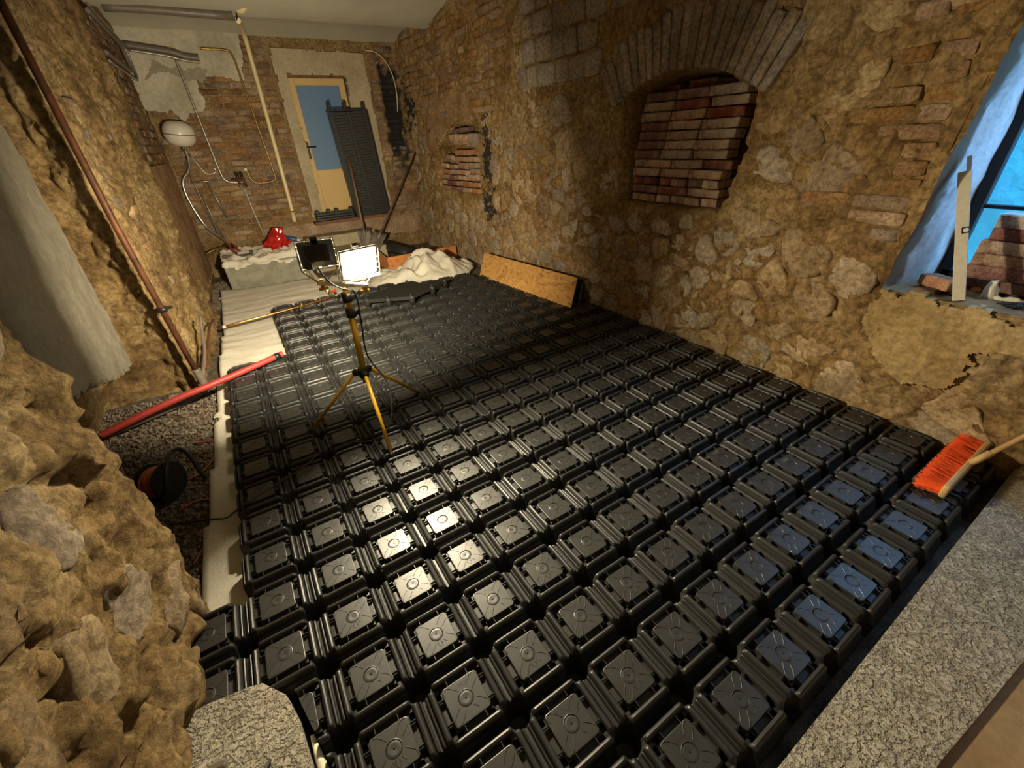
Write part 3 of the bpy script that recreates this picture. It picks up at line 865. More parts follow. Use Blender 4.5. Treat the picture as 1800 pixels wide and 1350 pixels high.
tag(bl, 'rough porous concrete block in the corner beside the left stone pier', 'block')
# clay floor of the next room, behind the kerb
V, Fc = [], []; n = 40
for i in range(n+1):
    for j in range(n+1):
        x, y = -0.3+4.1*i/n, -3.6+1.60*j/n
        V.append((x, y + (0.03*fb(x*3, 0, 1, 2) if j == n else 0) + (0.025*x*0 if j == n else 0), 0.002+0.012*fb(x*2, y*2, 0, 2)*(1 if y < -2.3 else 0.2)-(0.03 if j == n else 0)))
for i in range(n):
    for j in range(n):
        q = i*(n+1)+j; Fc.append((q, q+n+1, q+n+2, q+1))
structure(link('floor_behind', mesh('floor_behind', V, Fc, True), M_CLAY))

# ------------------------------------------------------------------ void formers
S = 0.25
def bump_r(x, hw): return math.sqrt(max(0, 1-(x/hw)**2))
def cell_h(tj, ti):
    a, b = abs(tj), abs(ti)
    base = -0.016
    hole = math.hypot(0.5-a, 0.5-b)
    z = base
    endf = lambda t: bump_r(max(0, t-0.285), 0.062)
    if a >= 0.335 or b >= 0.335:
        z = -0.020
        if a >= 0.335 and b < 0.352:
            if a < 0.432: z = base + 0.0205*bump_r(a-0.383, 0.047)*endf(b) - 0.001
            elif a < 0.482: z = -0.022 + 0.012*bump_r(a-0.457, 0.024)*endf(b)
            else: z = -0.026
        elif b >= 0.335 and a < 0.352:
            if b < 0.432: z = base + 0.0205*bump_r(b-0.383, 0.047)*endf(a) - 0.001
            else: z = -0.030 - 0.034*((b-0.432)/0.068)
        elif a < 0.352 and b < 0.352: z = base
    # square slots beside the plate corners
    if (0.19 < a < 0.275 and 0.272 < b < 0.338) or (0.19 < b < 0.275 and 0.272 < a < 0.338): z = -0.045
    if hole < 0.18:
        z = min(z, -0.02 - 0.105*smoothstep(0.18, 0.122, hole))
    return z
HALF = [0, .1, .185, .192, .262, .272, .278, .30, .318, .335, .345, .352, .362, .383, .404, .418, .428, .433, .445, .457, .469, .482, .486, .5]
LINES = [-v for v in HALF[:0:-1]] + HALF
def former_shell(cells, skirt=True):
    """moulded shell for a list of (j, i) cells, module coordinates in metres: x = j, y = -i"""
    bm = bmesh.new(); idx = {}
    def V(x, y, z):
        k = (round(x, 5), round(y, 5), round(z, 5))
        if k not in idx: idx[k] = bm.verts.new((x, y, z))
        return idx[k]
    cs = set(cells)
    for (j, i) in cells:
        G = [[V((j+tj)*S, -(i+ti)*S, cell_h(tj, ti)) for ti in LINES] for tj in LINES]
        n = len(LINES)
        for a in range(n-1):
            for b in range(n-1):
                f = bm.faces.new((G[a][b+1], G[a+1][b+1], G[a+1][b], G[a][b]))
                f.smooth = False
        if skirt:
            for (dj, di) in ((1, 0), (-1, 0), (0, 1), (0, -1)):
                if (j+dj, i+di) in cs: continue
                edge = [G[-1][b] for b in range(n)] if dj == 1 else [G[0][b] for b in range(n)] if dj == -1 else [G[a][-1] for a in range(n)] if di == 1 else [G[a][0] for a in range(n)]
                lo = [V(v.co.x, v.co.y, -0.125) for v in edge]
                for q in range(n-1):
                    if edge[q] is lo[q] or edge[q+1] is lo[q+1]: continue
                    try: bm.faces.new((edge[q], edge[q+1], lo[q+1], lo[q]))
                    except ValueError: pass
        # thin stiffening fins between plate and rib
        for (t, sgn, ax) in [(t, s_, x_) for t in (-.15, .15) for s_ in (-1, 1) for x_ in (0, 1)]:
            c = ((j+t)*S, -(i+sgn*0.30)*S, -0.007) if ax == 0 else ((j+sgn*0.30)*S, -(i+t)*S, -0.007)
            s = (0.0022, 0.02, 0.014) if ax == 0 else (0.02, 0.0022, 0.014)
            add_box(bm, c, s)
    bmesh.ops.recalc_face_normals(bm, faces=bm.faces)
    return bm
def strip(V, Fc, pts, wd=0.0014, z=0.0022, z0=0.0):
    pts = [Vector(p) for p in pts]
    b0 = len(V)
    for i, p in enumerate(pts):
        t = (pts[min(i+1, len(pts)-1)]-pts[max(0, i-1)]); t = t.normalized() if t.length > 0 else Vector((1, 0))
        n = Vector((-t.y, t.x))*wd/2
        V += [(p.x+n.x*1.5, p.y+n.y*1.5, z0), (p.x+n.x*.6, p.y+n.y*.6, z), (p.x-n.x*.6, p.y-n.y*.6, z), (p.x-n.x*1.5, p.y-n.y*1.5, z0)]
    for i in range(len(pts)-1):
        for k in range(3): Fc.append((b0+4*i+k, b0+4*i+k+1, b0+4*i+4+k+1, b0+4*i+4+k))
def plate_mesh(kind):
    hs, rc = 0.259*S, 0.045*S
    zt = 0.0015
    out = []
    per = []
    N_ = 56
    for k in range(N_):
        a = 2*PI*(k+0.5)/N_
        dx, dy = math.cos(a), math.sin(a)
        # rounded square, polar
        r = hs/max(abs(dx), abs(dy))
        p = Vector((dx, dy))*r
        cx, cy = hs-rc, hs-rc
        if abs(p.x) > cx and abs(p.y) > cy:
            ox, oy = math.copysign(cx, p.x), math.copysign(cy, p.y)
            # ray/circle
            bq = dx*ox+dy*oy; cq = ox*ox+oy*oy-rc*rc
            r = bq+math.sqrt(max(0, bq*bq-cq)); p = Vector((dx, dy))*r
        per.append(p)
    V, Fc = [], []
    rings = []
    def ring(f, z):
        rings.append(len(V)); V.extend([(*(f(k)), z) for k in range(N_)])
    circ = lambda r: (lambda k: (r*math.cos(2*PI*(k+.5)/N_), r*math.sin(2*PI*(k+.5)/N_)))
    ring(circ(0.0016), zt-0.004); ring(circ(0.003), zt-0.0012); ring(circ(0.0165), zt-0.0005); ring(circ(0.0225), zt-0.0012)
    ring(circ(0.024), zt-0.0024); ring(circ(0.0255), zt+0.0006); ring(circ(0.027), zt)
    ring(lambda k: tuple(per[k]*0.965), zt); ring(lambda k: tuple(per[k]*0.988), zt-0.0006); ring(lambda k: tuple(per[k]), zt-0.0025); ring(lambda k: tuple(per[k]), -0.0165)
    for a, b in zip(rings, rings[1:]):
        for k in range(N_): Fc.append((a+k, a+(k+1) % N_, b+(k+1) % N_, b+k))
    Fc.append(tuple(reversed(range(rings[0], rings[0]+N_))))
    # petal outlines towards the corners, embossed
    for q in range(4):
        th = PI/4+q*PI/2
        M2 = Matrix.Rotation(th, 2)
        wp = 0.0155
        wp = 0.0135
        a_ = [(0.033, -0.0115), (0.050, -wp), (0.066, -wp), (0.0745, -wp*.8), (0.079, -wp*.35)]
        b_ = [(0.033, 0.0115), (0.050, wp), (0.066, wp), (0.0745, wp*.8), (0.079, wp*.35)]
        if q in (0, 2): a_ = a_[0:3] if q == 0 else a_
        if q == 1: b_ = b_[2:]
        if q == 3: a_ = a_[0:2]
        for line in (a_, b_):
            strip(V, Fc, [M2 @ Vector(p) for p in line], 0.0024, zt+0.0012, zt-0.0002)
    if kind == 0:   # arrow
        ar = [(-0.004, -0.029), (-0.006, -0.038), (-0.012, -0.036), (-0.001, -0.054), (0.012, -0.040), (0.006, -0.039), (0.005, -0.030)]
        strip(V, Fc, ar, 0.0022, zt+0.0009, zt-0.0002)
    else:           # worn, unreadable moulded marks
        rr = random.Random(kind)
        for row in range(2):
            for c in range(6):
                x = -0.022+c*0.0075; y = 0.037+row*0.009
                strip(V, Fc, [(x, y), (x+0.001, y+0.006)], 0.0012, zt+0.0006, zt-0.0002)
                if rr.random() < 0.6: strip(V, Fc, [(x, y+0.003), (x+0.005, y+0.003)], 0.0012, zt+0.0006, zt-0.0002)
    # pimples
    for q in (0, 2):
        th = PI/4+q*PI/2
        M2 = Matrix.Rotation(th, 2)
        for u in range(5):
            for v in range(-1, 2):
                p = M2 @ Vector((0.044+u*0.0062, v*0.0075)); b0 = len(V)
                V.extend([(p.x-.0008, p.y-.0008, zt), (p.x+.0008, p.y-.0008, zt), (p.x+.0008, p.y+.0008, zt), (p.x-.0008, p.y+.0008, zt), (p.x, p.y, zt+.0006)])
                Fc.extend([(b0, b0+1, b0+4), (b0+1, b0+2, b0+4), (b0+2, b0+3, b0+4), (b0+3, b0, b0+4)])
    return mesh('top_plate', V, Fc, False)
PLATES = [plate_mesh(0), plate_mesh(1)]
for pm in PLATES: pm.materials.append(M_PLATE)
def me_from(bm, name, matl):
    me = bpy.data.meshes.new(name); bm.normal_update(); bm.to_mesh(me); bm.free(); me.materials.append(matl); return me
SHELL4 = me_from(former_shell([(0, 0), (1, 0), (0, 1), (1, 1)]), 'shell', M_BLACK)
SHELL_ROW = me_from(former_shell([(0, 1), (1, 1)]), 'shell', M_BLACK)
SHELL_ONE = me_from(former_shell([(1, 0), (1, 1)]), 'shell', M_BLACK)
ORD = ['', 'first', 'second', 'third', 'fourth', 'fifth', 'sixth', 'seventh', 'eighth', 'ninth', 'tenth', 'eleventh', 'twelfth', 'thirteenth', 'fourteenth', 'fifteenth', 'sixteenth']
def cut_mesh(me, planes, name):
    bm = bmesh.new(); bm.from_mesh(me)
    for co, no in planes:
        bmesh.ops.bisect_plane(bm, geom=bm.verts[:]+bm.edges[:]+bm.faces[:], plane_co=co, plane_no=no, clear_outer=True)
    m2 = bpy.data.meshes.new(name); bm.to_mesh(m2); bm.free()
    if not m2.materials: m2.materials.append(me.materials[0])
    return m2
frnd = random.Random(21)
def former(j0, i0, shell=SHELL4, cells=((0, 0), (1, 0), (0, 1), (1, 1)), label=None, cuts=None):
    row = (6-i0)//2+1; col = (13-j0)//2+1
    lab = label or f'black plastic floor void former, {ORD[row]} row from the concrete kerb, {ORD[col]} from the right wall'
    if label is None and len(lab.split()) > 16: lab = lab.replace('black plastic floor', 'black plastic')
    zj = frnd.uniform(-0.0015, 0.0015)
    t = thing('void_former', lab, 'void former', (j0*S, -i0*S, zj), 'black void formers laid over the floor')
    t.rotation_euler = (frnd.uniform(-.003, .003), frnd.uniform(-.003, .003), frnd.uniform(-.003, .003))
    sh = link('shell', cut_mesh(shell, cuts, 'shell') if cuts else shell, None, t)
    for q, (a, b) in enumerate(cells):
        pm = PLATES[0 if (a+b) % 2 == 0 else 1]
        if cuts:
            pm = cut_mesh(pm, [((Vector(co)-Vector((a*S, -b*S, 0))), no) for co, no in cuts], 'top_plate')
            if len(pm.polygons) == 0: continue
        pl_ = link('top_plate', pm, None, t); pl_.location = (a*S, -b*S, 0)
    return t
for i0 in range(6, -9, -2):
    for j0 in range(1, 14, 2):
        if j0 == 1 and i0 >= 4:
            # trimmed round the corner block: only what lies right of and beyond it
            former(j0, i0, SHELL4, cuts=[((0.292-j0*S, 0, 0), (-1, 0, 0))] if i0 == 6 else [((0.262-j0*S, -0.90+i0*S, 0), (-1.0, -0.22, 0))])
        elif i0 == 6:
            former(j0, i0, SHELL4, cuts=[((0, -1.905+i0*S, 0), (0, -1, 0))])
        else: former(j0, i0)
for i0 in (-10, -12):
    for j0 in range(3, 14, 2): former(j0, i0)
for j0 in (3, 5, 7): former(j0, -14)
for j0 in (9, 11): former(j0, -14, SHELL_ROW, ((0, 1), (1, 1)))
former(-1, 2, SHELL_ONE, ((1, 0), (1, 1)), 'trimmed void former jutting left beyond the field, against the left stone pier',
       cuts=[((-0.055+1*S, 0, 0), (-1, 0.12, 0))])

# loose cut former lying on top of the field at the far side
t = thing('void_former_offcut', 'loose cut void former lying on top of the far void formers', 'void former', (2.02, 2.86, 0.095))
t.rotation_euler = (0.02, -0.03, math.radians(-28))
bm = bmesh.new()
out = [(-0.42, -0.22), (0.12, -0.26), (0.34, 0.02), (0.50, 0.30), (0.30, 0.28), (0.22, 0.18), (0.06, 0.34), (-0.10, 0.30), (-0.30, 0.06), (-0.46, -0.02)]
vs = [bm.verts.new((x, y, -0.035)) for x, y in out]; f = bm.faces.new(vs)
r = bmesh.ops.extrude_face_region(bm, geom=[f]); up = [v for v in r['geom'] if isinstance(v, bmesh.types.BMVert)]
bmesh.ops.translate(bm, vec=(0, 0, 0.04), verts=up)
bmesh.ops.bevel(bm, geom=bm.edges[:], offset=0.008, segments=2, affect='EDGES'); bmesh.ops.recalc_face_normals(bm, faces=bm.faces)
bm_obj('shell', bm, M_BLACK, t)
for (x, y) in ((-0.40, -0.18), (-0.15, -0.23), (0.12, -0.23), (0.33, 0.04), (0.46, 0.27), (-0.42, -0.05), (0.0, 0.28)):
    bm = bmesh.new(); add_lathe(bm, [(0.030, -0.092), (0.034, -0.05), (0.040, -0.02), (0.040, 0.006), (0.016, 0.010), (0.012, 0.03), (0.006, 0.032)], 10, Matrix.Translation((x, y, 0)))
    bm_obj('leg', bm, M_BLACK, t)

# nested formers stacked upright on edge against the door, and a low pile beside them
def nested_mesh():
    bm = bmesh.new()
    # tray seen from the side: rim, ribs and upturned legs
    add_box(bm, (0, 0, 0), (0.56, 0.18, 0.0385), bevel=0.002)
    for x in (-0.262, 0.0, 0.262):
        add_box(bm, (x, -0.085, 0.0), (0.060, 0.05, 0.040), bevel=0.001)
        add_box(bm, (x+0.045, -0.088, 0.0), (0.012, 0.03, 0.040), bevel=0.001)
    return me_from(bm, 'nested_former', M_BLACK)
NM = nested_mesh()
for k in range(38):
    o = link('nested_former', NM); z = 0.535+k*0.0405
    o.location = (2.70 + (z-0.5)*-0.055 + frnd.uniform(-.002, .002), 6.185+frnd.uniform(-.002, .002), z)
    o.rotation_euler = (0, math.radians(-3), 0)
    tag(o, 'black plastic former nested in the tall stack in front of the glazed door', 'void former', 'tall stack of formers at the door')
# legs that stick up from the top of the stack
tl = thing('top_former', 'topmost former of the tall door stack, its legs pointing up', 'void former', (2.615, 6.185, 2.075))
bm = bmesh.new(); add_box(bm, (0, 0, 0), (0.58, 0.2, 0.03), bevel=0.006); bm_obj('shell', bm, M_BLACK, tl)
for x in (-0.265, -0.03, 0.265):
    bm = bmesh.new(); add_box(bm, (x, -0.06, 0.05), (0.05, 0.07, 0.11), bevel=0.01); bm_obj('leg', bm, M_BLACK, tl)
for k, nm in enumerate(('lowest', 'middle', 'topmost')):
    t = thing('low_pile_former', f'black former, {nm} of the low pile at the foot of the door', 'void former', (2.06, 6.17, 0.54+k*0.04), 'low pile of formers at the door')
    bm = bmesh.new(); add_box(bm, (0, 0, 0), (0.62, 0.2, 0.034), bevel=0.006); bm_obj('shell', bm, M_BLACK, t)
    for x in (-0.28, -0.10, 0.03, 0.27):
        bm = bmesh.new(); add_box(bm, (x, -0.06, 0.035), (0.06, 0.06, 0.07), bevel=0.01); bm_obj('leg', bm, M_BLACK, t)

# ------------------------------------------------------------------ white fleece under the formers
def cloth(name, inside, hfun, x0, x1, y0, y1, st, label, th=0.004):
    idx = {}; V = []; Fc = []
    nx, ny = int((x1-x0)/st), int((y1-y0)/st)
    def v(a, b):
        if (a, b) not in idx:
            x, y = x0+a*st, y0+b*st
            idx[(a, b)] = len(V); V.append((x, y, hfun(x, y)))
        return idx[(a, b)]
    for a in range(nx):
        for b in range(ny):
            if inside(x0+(a+.5)*st, y0+(b+.5)*st): Fc.append((v(a, b), v(a+1, b), v(a+1, b+1), v(a, b+1)))
    o = link(name, mesh(name, V, Fc, True), M_FLEECE)
    s = o.modifiers.new('thickness', 'SOLIDIFY'); s.thickness = th; s.offset = 1
    return tag(o, label, 'fleece')
def fl_in(x, y):
    left = -0.075 + 0.047*(y+0.3) if y < 3.3 else 0.10
    left += 0.012*fb(y*4, 0, 3, 3)
    lim = 0.8 if y < 3.35 else 2.55
    top = 5.22 - 0.18*(x-0.1) + 0.03*fb(x*3, 1, 0, 2)
    return x > left and x < lim and -0.42 < y < top
def fl_h(x, y):
    wr = 0.5*(1+fb(x*2.2+0.6*fb(x, y, 0, 2), y*6.5, 2, 3))
    k = smoothstep(1.6, 2.6, y)
    return -0.119 + (0.006+0.016*k)*wr + 0.02*k*(1-smoothstep(0.10, 0.25, x))*(0.5+fb(y*3, 0, 1, 2))
cloth('fleece_sheet', fl_in, fl_h, -0.2, 2.6, -0.45, 5.3, 0.028, 'white geotextile fleece spread on the ground left of and beyond the formers')
def pile_in(x, y):
    return ((x-2.72)/0.78)**2 + ((y-4.02)/0.56)**2 < 1+0.15*fb(x*3, y*3, 5, 2)
def pile_h(x, y):
    r = ((x-2.75)/0.80)**2 + ((y-4.05)/0.58)**2
    ridge = abs(fb(x*2.3, y*2.3+0.5*x, 9, 3)); ridge2 = abs(fb(x*5+y, y*4, 1, 2))
    return -0.115 + max(0, 1-r)**0.7*(0.12+0.20*max(0, 1-((x-2.85)/0.35)**2)*0.55 + 0.26*(0.40-ridge) + 0.11*(0.35-ridge2)) + 0.01
cloth('fleece_pile', pile_in, pile_h, 1.85, 3.6, 3.42, 4.62, 0.022, 'crumpled pile of white fleece in front of the orange board at the far side')

# ------------------------------------------------------------------ far end: plinth, steps, boards
bm = bmesh.new(); add_box(bm, (0.81, 5.72, 0.035), (1.12, 1.04, 0.35), rot=None, bevel=0.01)
bmesh.ops.rotate(bm, cent=(0.8, 5.2, 0), matrix=rotz(math.radians(-4)), verts=bm.verts)
tag(bm_obj('concrete_plinth', bm, M_CONC), 'low grey concrete plinth in the back left corner under white fleece', 'plinth')
bm = bmesh.new(); add_box(bm, (2.04, 5.83, -0.01), (1.18, 0.85, 0.27), bevel=0.01)
add_box(bm, (2.05, 6.09, 0.2), (1.16, 0.32, 0.2), bevel=0.01)
tag(bm_obj('concrete_steps', bm, M_BEIGE), 'beige concrete steps below the door', 'steps')
def pf_in(x, y): return 0.25+0.03*fb(y*5, 0, 1, 2) < x < 1.34 and 5.16+0.05*fb(x*5, 2, 0, 2) < y < 6.1
def pf_h(x, y): return 0.226 + 0.10*abs(fb(x*3, y*5, 4, 3)) + 0.04*abs(fb(x*9, y*9, 4, 2)) - 0.9*max(0, 5.24-y)
cloth('fleece_on_plinth', pf_in, pf_h, 0.2, 1.4, 5.08, 6.15, 0.02, 'rumpled white fleece lying on the low concrete plinth')

def board(name, label, corners, th, m_face, m_edge):
    a, b, c, d = [Vector(p) for p in corners]   # front face, counter-clockwise
    n = (b-a).cross(d-a).normalized()*th
    V = [a, b, c, d, a-n, b-n, c-n, d-n]
    me = mesh(name, V, [(0, 1, 2, 3), (7, 6, 5, 4), (0, 4, 5, 1), (1, 5, 6, 2), (2, 6, 7, 3), (3, 7, 4, 0)])
    me.materials.append(m_face); me.materials.append(m_edge)
    for p in me.polygons[2:]: p.material_index = 1
    o = link(name, me); return tag(o, label, 'board')
board('osb_board', 'long tan chipboard plank leaning on its edge along the right wall',
      [(3.16, 3.12, -0.06), (3.335, 1.37, 0.004), (3.40, 1.355, 0.315), (3.42, 3.40, 0.21)], 0.014, M_OSB, M_OSBEDGE)
board('osb_formwork', 'orange chipboard strip standing upright across the far right corner',
      [(2.40, 4.66, -0.13), (3.60, 4.72, -0.12), (3.60, 4.74, 0.065), (2.39, 4.68, 0.075)], 0.02, M_OSB2, M_DARK)
board('osb_brace', 'short chipboard brace behind the left end of the orange strip',
      [(2.36, 5.3, -0.12), (2.40, 4.72, -0.12), (2.40, 4.72, 0.05), (2.36, 5.3, 0.16)], 0.02, M_OSB2, M_OSBEDGE)
bm = bmesh.new()
add_tube(bm, [(2.62, 5.95, 0.10), (2.72, 5.4, 0.09), (2.85, 4.86, 0.04)], lambda i, n: 0.11, 12)
for v in bm.verts: v.co.z = -0.02+(v.co.z+0.02)*0.75
tag(bm_obj('black_gutter', bm, M_BLACK), 'black plastic channel lying behind the orange chipboard strip', 'channel')
# black offcut between the leaning plank and the wall
t = thing('wall_side_offcut', 'black former offcut standing between the leaning plank and the right wall', 'void former', (3.50, 1.55, 0.0))
bm = bmesh.new(); add_box(bm, (0, 0, 0.13), (0.03, 0.32, 0.26), rot=Matrix.Rotation(math.radians(12), 3, 'Y'), bevel=0.006); bm_obj('shell', bm, M_BLACK, t)
for y in (-0.13, 0.0, 0.13):
    bm = bmesh.new(); add_box(bm, (0.03, y, 0.12), (0.05, 0.05, 0.2), bevel=0.01); bm_obj('leg', bm, M_BLACK, t)

# shovels
def shovel(label, top, foot, hm, blade_w, blade_h, face, nm='shovel'):
    t = thing(nm, label, 'shovel', foot)
    top, foot = Vector(top), Vector(foot)
    d = (top-foot).normalized()
    bm = bmesh.new(); add_tube(bm, [d*(blade_h*0.85), d*((top-foot).length)], 0.016, 10); bm_obj('handle', bm, hm, t)
    x = Vector(face); x = (x-d*x.dot(d)).normalized(); nrm = d.cross(x)
    V, Fc = [], []
    nu, nv = 8, 6
    for s_ in (0, 1):
        for a in range(nu+1):
            for b in range(nv+1):
                u, v = a/nu-0.5, b/nv
                wd = blade_w*(1-0.15*(1-v)) if v > .15 else blade_w*(0.82+0.2*v)
                V.append(x*(u*wd) + d*(v*blade_h) + nrm*(0.05*(1-(2*u)**2)*0.5 - 0.003*s_))
    o = (nu+1)*(nv+1)
    for a in range(nu):
        for b in range(nv):
            k = a*(nv+1)+b; q = (k, k+1, k+nv+2, k+nv+1); Fc.append(q); Fc.append(tuple(i+o for i in reversed(q)))
    rim = [a*(nv+1) for a in range(nu+1)] + [nu*(nv+1)+b for b in range(1, nv+1)] + [a*(nv+1)+nv for a in range(nu-1, -1, -1)] + [b for b in range(nv-1, 0, -1)]
    for i in range(len(rim)): k, l = rim[i], rim[(i+1) % len(rim)]; Fc.append((k, l, l+o, k+o))
    link('blade', mesh('blade', V, Fc, True), M_SPADE, t)
    bm = bmesh.new(); add_tube(bm, [d*(blade_h*0.6)+nrm*0.012, d*(blade_h*1.15)], lambda i, n: 0.024 if i == 0 else 0.020, 10); bm_obj('socket', bm, M_SPADE, t)
    return t
shovel('shovel with a pale wooden handle leaning upright before the black door stack', (2.47, 6.03, 1.42), (2.30, 5.38, 0.13), M_HANDLE, 0.23, 0.30, (1, 0.05, 0))
shovel('shovel with a dark slanting handle leaning towards the right back corner', (3.68, 6.14, 1.44), (2.36, 5.25, 0.125), M_DARKWOOD, 0.24, 0.33, (1, -0.6, 0))

# ------------------------------------------------------------------ work light
LIGHT = thing('work_light_stand', 'yellow tripod work light with two flood heads standing on the formers', 'work light', (0.965, 0.48, 0.0))
LO = LIGHT.location.copy()
def lobj(name, bm, m, parent=LIGHT): return bm_obj(name, bm, m, parent)
bm = bmesh.new(); add_tube(bm, [Vector((0.968, 0.46, 0.40))-LO, Vector((0.978, 0.45, 0.80))-LO], 0.0185, 14); add_tube(bm, [Vector((0.978, 0.45, 0.78))-LO, Vector((0.982, 0.45, 0.965))-LO], 0.0155, 14); lobj('pole', bm, M_YELLOW)
for z in (0.775, 0.865):
    bm = bmesh.new(); add_tube(bm, [Vector((0.977, 0.45, z))-LO, Vector((0.979, 0.45, z+0.05))-LO], 0.027, 14)
    add_box(bm, Vector((1.005, 0.44, z+0.025))-LO, (0.03, 0.022, 0.03), bevel=0.004); lobj('collar', bm, M_BLKPL)
hub = Vector((0.966, 0.465, 0.415))-LO
bm = bmesh.new(); add_tube(bm, [hub-Vector((0, 0, .03)), hub+Vector((0, 0, .03))], 0.03, 14); h_ = lobj('hub', bm, M_BLKPL)
bm = bmesh.new(); add_tube(bm, [hub-Vector((0, 0, .07)), hub-Vector((0, 0, .02))], 0.017, 12); lobj('hub_sleeve', bm, M_STEEL)
for tip in ((0.95, 0.114, 0.0), (0.588, 0.678, 0.0), (1.347, 0.714, 0.0)):
    tp_ = Vector(tip)-LO + Vector((0, 0, 0.004))
    d = (tp_-hub); st_ = hub + Vector((d.x, d.y, 0)).normalized()*0.055 + Vector((0, 0, 0.0))
    bm = bmesh.new(); add_tube(bm, [st_, tp_], 0.0115, 10); lg = lobj('leg', bm, M_YELLOW)
    bm = bmesh.new(); dd = (tp_-st_).normalized(); add_tube(bm, [tp_-dd*0.02, tp_+dd*0.004], 0.013, 10); lobj('foot', bm, M_BLKPL, lg)
    bm = bmesh.new(); add_box(bm, (hub+st_)/2, (0.075, 0.034, 0.042), rot=rotz(math.atan2(d.y, d.x)), bevel=0.008); lobj('bracket', bm, M_BLKPL)
# crossbar and wing nuts
XA, XB = Vector((1.075, 0.42, 0.945))-LO, Vector((0.878, 0.47, 0.985))-LO
bm = bmesh.new(); add_box(bm, (XA+XB)/2, ((XA-XB).length+0.05, 0.022, 0.022), rot=(XA-XB).to_track_quat('X', 'Z').to_matrix(), bevel=0.003); lobj('crossbar', bm, M_STEEL)
for q in (XA, XB):
    bm = bmesh.new(); add_tube(bm, [q+Vector((0, 0, -0.03)), q+Vector((0, 0, 0.02))], 0.010, 10)
    add_box(bm, q+Vector((0, 0, -0.03)), (0.05, 0.014, 0.018), bevel=0.005); lobj('wing_nut', bm, M_YELLOW)

def flood(pos, aim, power, spread, up=(0, 0, 1), base=None, k=1.0):
    """flood head: local -Y is the way it shines"""
    aim = Vector(aim).normalized()
    y = -aim; x = Vector(up).cross(y) * -1; x = y.cross(Vector(up)).normalized(); z = x.cross(y).normalized()
    R = Matrix((x, y, z)).transposed()
    Mx = Matrix.Translation(Vector(pos)-LO) @ R.to_4x4()
    def put(name, bm, m, par):
        bm.transform(Mx); return bm_obj(name, bm, m, par)
    bm = bmesh.new()
    # housing: open tray, tapered to the back
    fw, fh, bw, bh, dp = 0.105*k, 0.078*k, 0.070*k, 0.05*k, 0.085*k
    V = []
    def rect(w_, h_, yy): return [bm.verts.new((sx*w_, yy, sz*h_)) for sx, sz in ((-1, -1), (1, -1), (1, 1), (-1, 1))]
    r0 = rect(fw, fh, 0.0); r1 = rect(fw, fh, 0.022); r2 = rect(bw, bh, dp); i0 = rect(fw-.006, fh-.006, 0.0); i1 = rect(bw-.008, bh-.008, dp-.01)
    for a, b in ((r0, r1), (r1, r2)):
        for q in range(4): bm.faces.new((a[q], a[(q+1) % 4], b[(q+1) % 4], b[q]))
    bm.faces.new(r2)
    for q in range(4):
        bm.faces.new((i0[q], i0[(q+1) % 4], r0[(q+1) % 4], r0[q])); bm.faces.new((i1[q], i1[(q+1) % 4], i0[(q+1) % 4], i0[q]))
    bm.faces.new(list(reversed(i1)))
    for q in range(6): add_box(bm, ((-0.05+0.02*q)*k, dp+0.003, 0), (0.003, 0.016, 0.085*k))
    add_box(bm, (0, 0.03, fh+0.008), (0.035, 0.03, 0.02), bevel=0.003); add_box(bm, (fw*0.6, 0.05, -fh+0.004), (0.035, 0.04, 0.025), bevel=0.004)
    hd = put('lamp_head', bm, M_BLKPL, LIGHT)
    bm = bmesh.new(); add_box(bm, (0, 0.006, 0), (2*fw-.014, 0.004, 2*fh-.014)); put('glass', bm, M_LGLASS, hd)
    # wire guard
    bm = bmesh.new()
    gw, gh, gd = 0.115*k, 0.088*k, 0.062*k
    add_tube(bm, [(-gw, 0, -gh), (gw, 0, -gh), (gw, 0, gh), (-gw, 0, gh), (-gw, 0, -gh)], 0.0035, 6)
    ring = [(-gw*.72, -gd, -gh*.7), (gw*.72, -gd, -gh*.7), (gw*.72, -gd, gh*.7), (-gw*.72, -gd, gh*.7)]
    add_tube(bm, ring+[ring[0]], 0.0025, 6)
    for q in range(5):
        u = -1+0.5*q
        add_tube(bm, [(u*gw, 0, -gh), (u*gw*.72, -gd, -gh*.7), (u*gw*.72, -gd, gh*.7), (u*gw, 0, gh)], 0.0022, 6)
    for q in range(4):
        v = -0.75+0.5*q
        add_tube(bm, [(-gw, 0, v*gh), (-gw*.72, -gd, v*gh*.7), (gw*.72, -gd, v*gh*.7), (gw, 0, v*gh)], 0.0022, 6)
    for q in range(3):
        u = -0.66+0.66*q; add_tube(bm, [(u*gw, 0, -gh), ((u+.3)*gw*.72, -gd, -gh*.7)], 0.002, 6); add_tube(bm, [(gw, 0, u*gh), (gw*.72, -gd, (u+.3)*gh*.7)], 0.002, 6)
    put('guard', bm, M_STEEL, hd)
    # stirrup down to the crossbar
    bm = bmesh.new()
    inv = Mx.inverted()
    bb = inv @ Vector(base)
    for s_ in (-1, 1): add_tube(bm, [(s_*(fw+.008), 0.035, 0), (s_*(fw+.006), 0.035, -fh-0.01), bb+Vector((s_*0.012, 0, 0.0))], 0.0055, 6)
    put('stirrup', bm, M_STEEL, hd)
    ld = bpy.data.lights.new('flood_light', 'AREA'); ld.shape = 'RECTANGLE'; ld.size = 0.17*k; ld.size_y = 0.12*k
    ld.energy = power; ld.color = LAMP_COL; ld.spread = math.radians(spread)
    lo = bpy.data.objects.new('flood_light', ld); C.objects.link(lo)
    R2 = Matrix((x, z, y)).transposed() if False else Matrix((-x, z, y)).transposed()
    lo.matrix_world = Matrix.Translation(Vector(pos)+aim*0.004) @ R2.to_4x4()
    return hd
flood((1.085, 0.44, 1.06), (0.22, -0.93, -0.24), LAMP_FRONT_W, 154, base=XA)
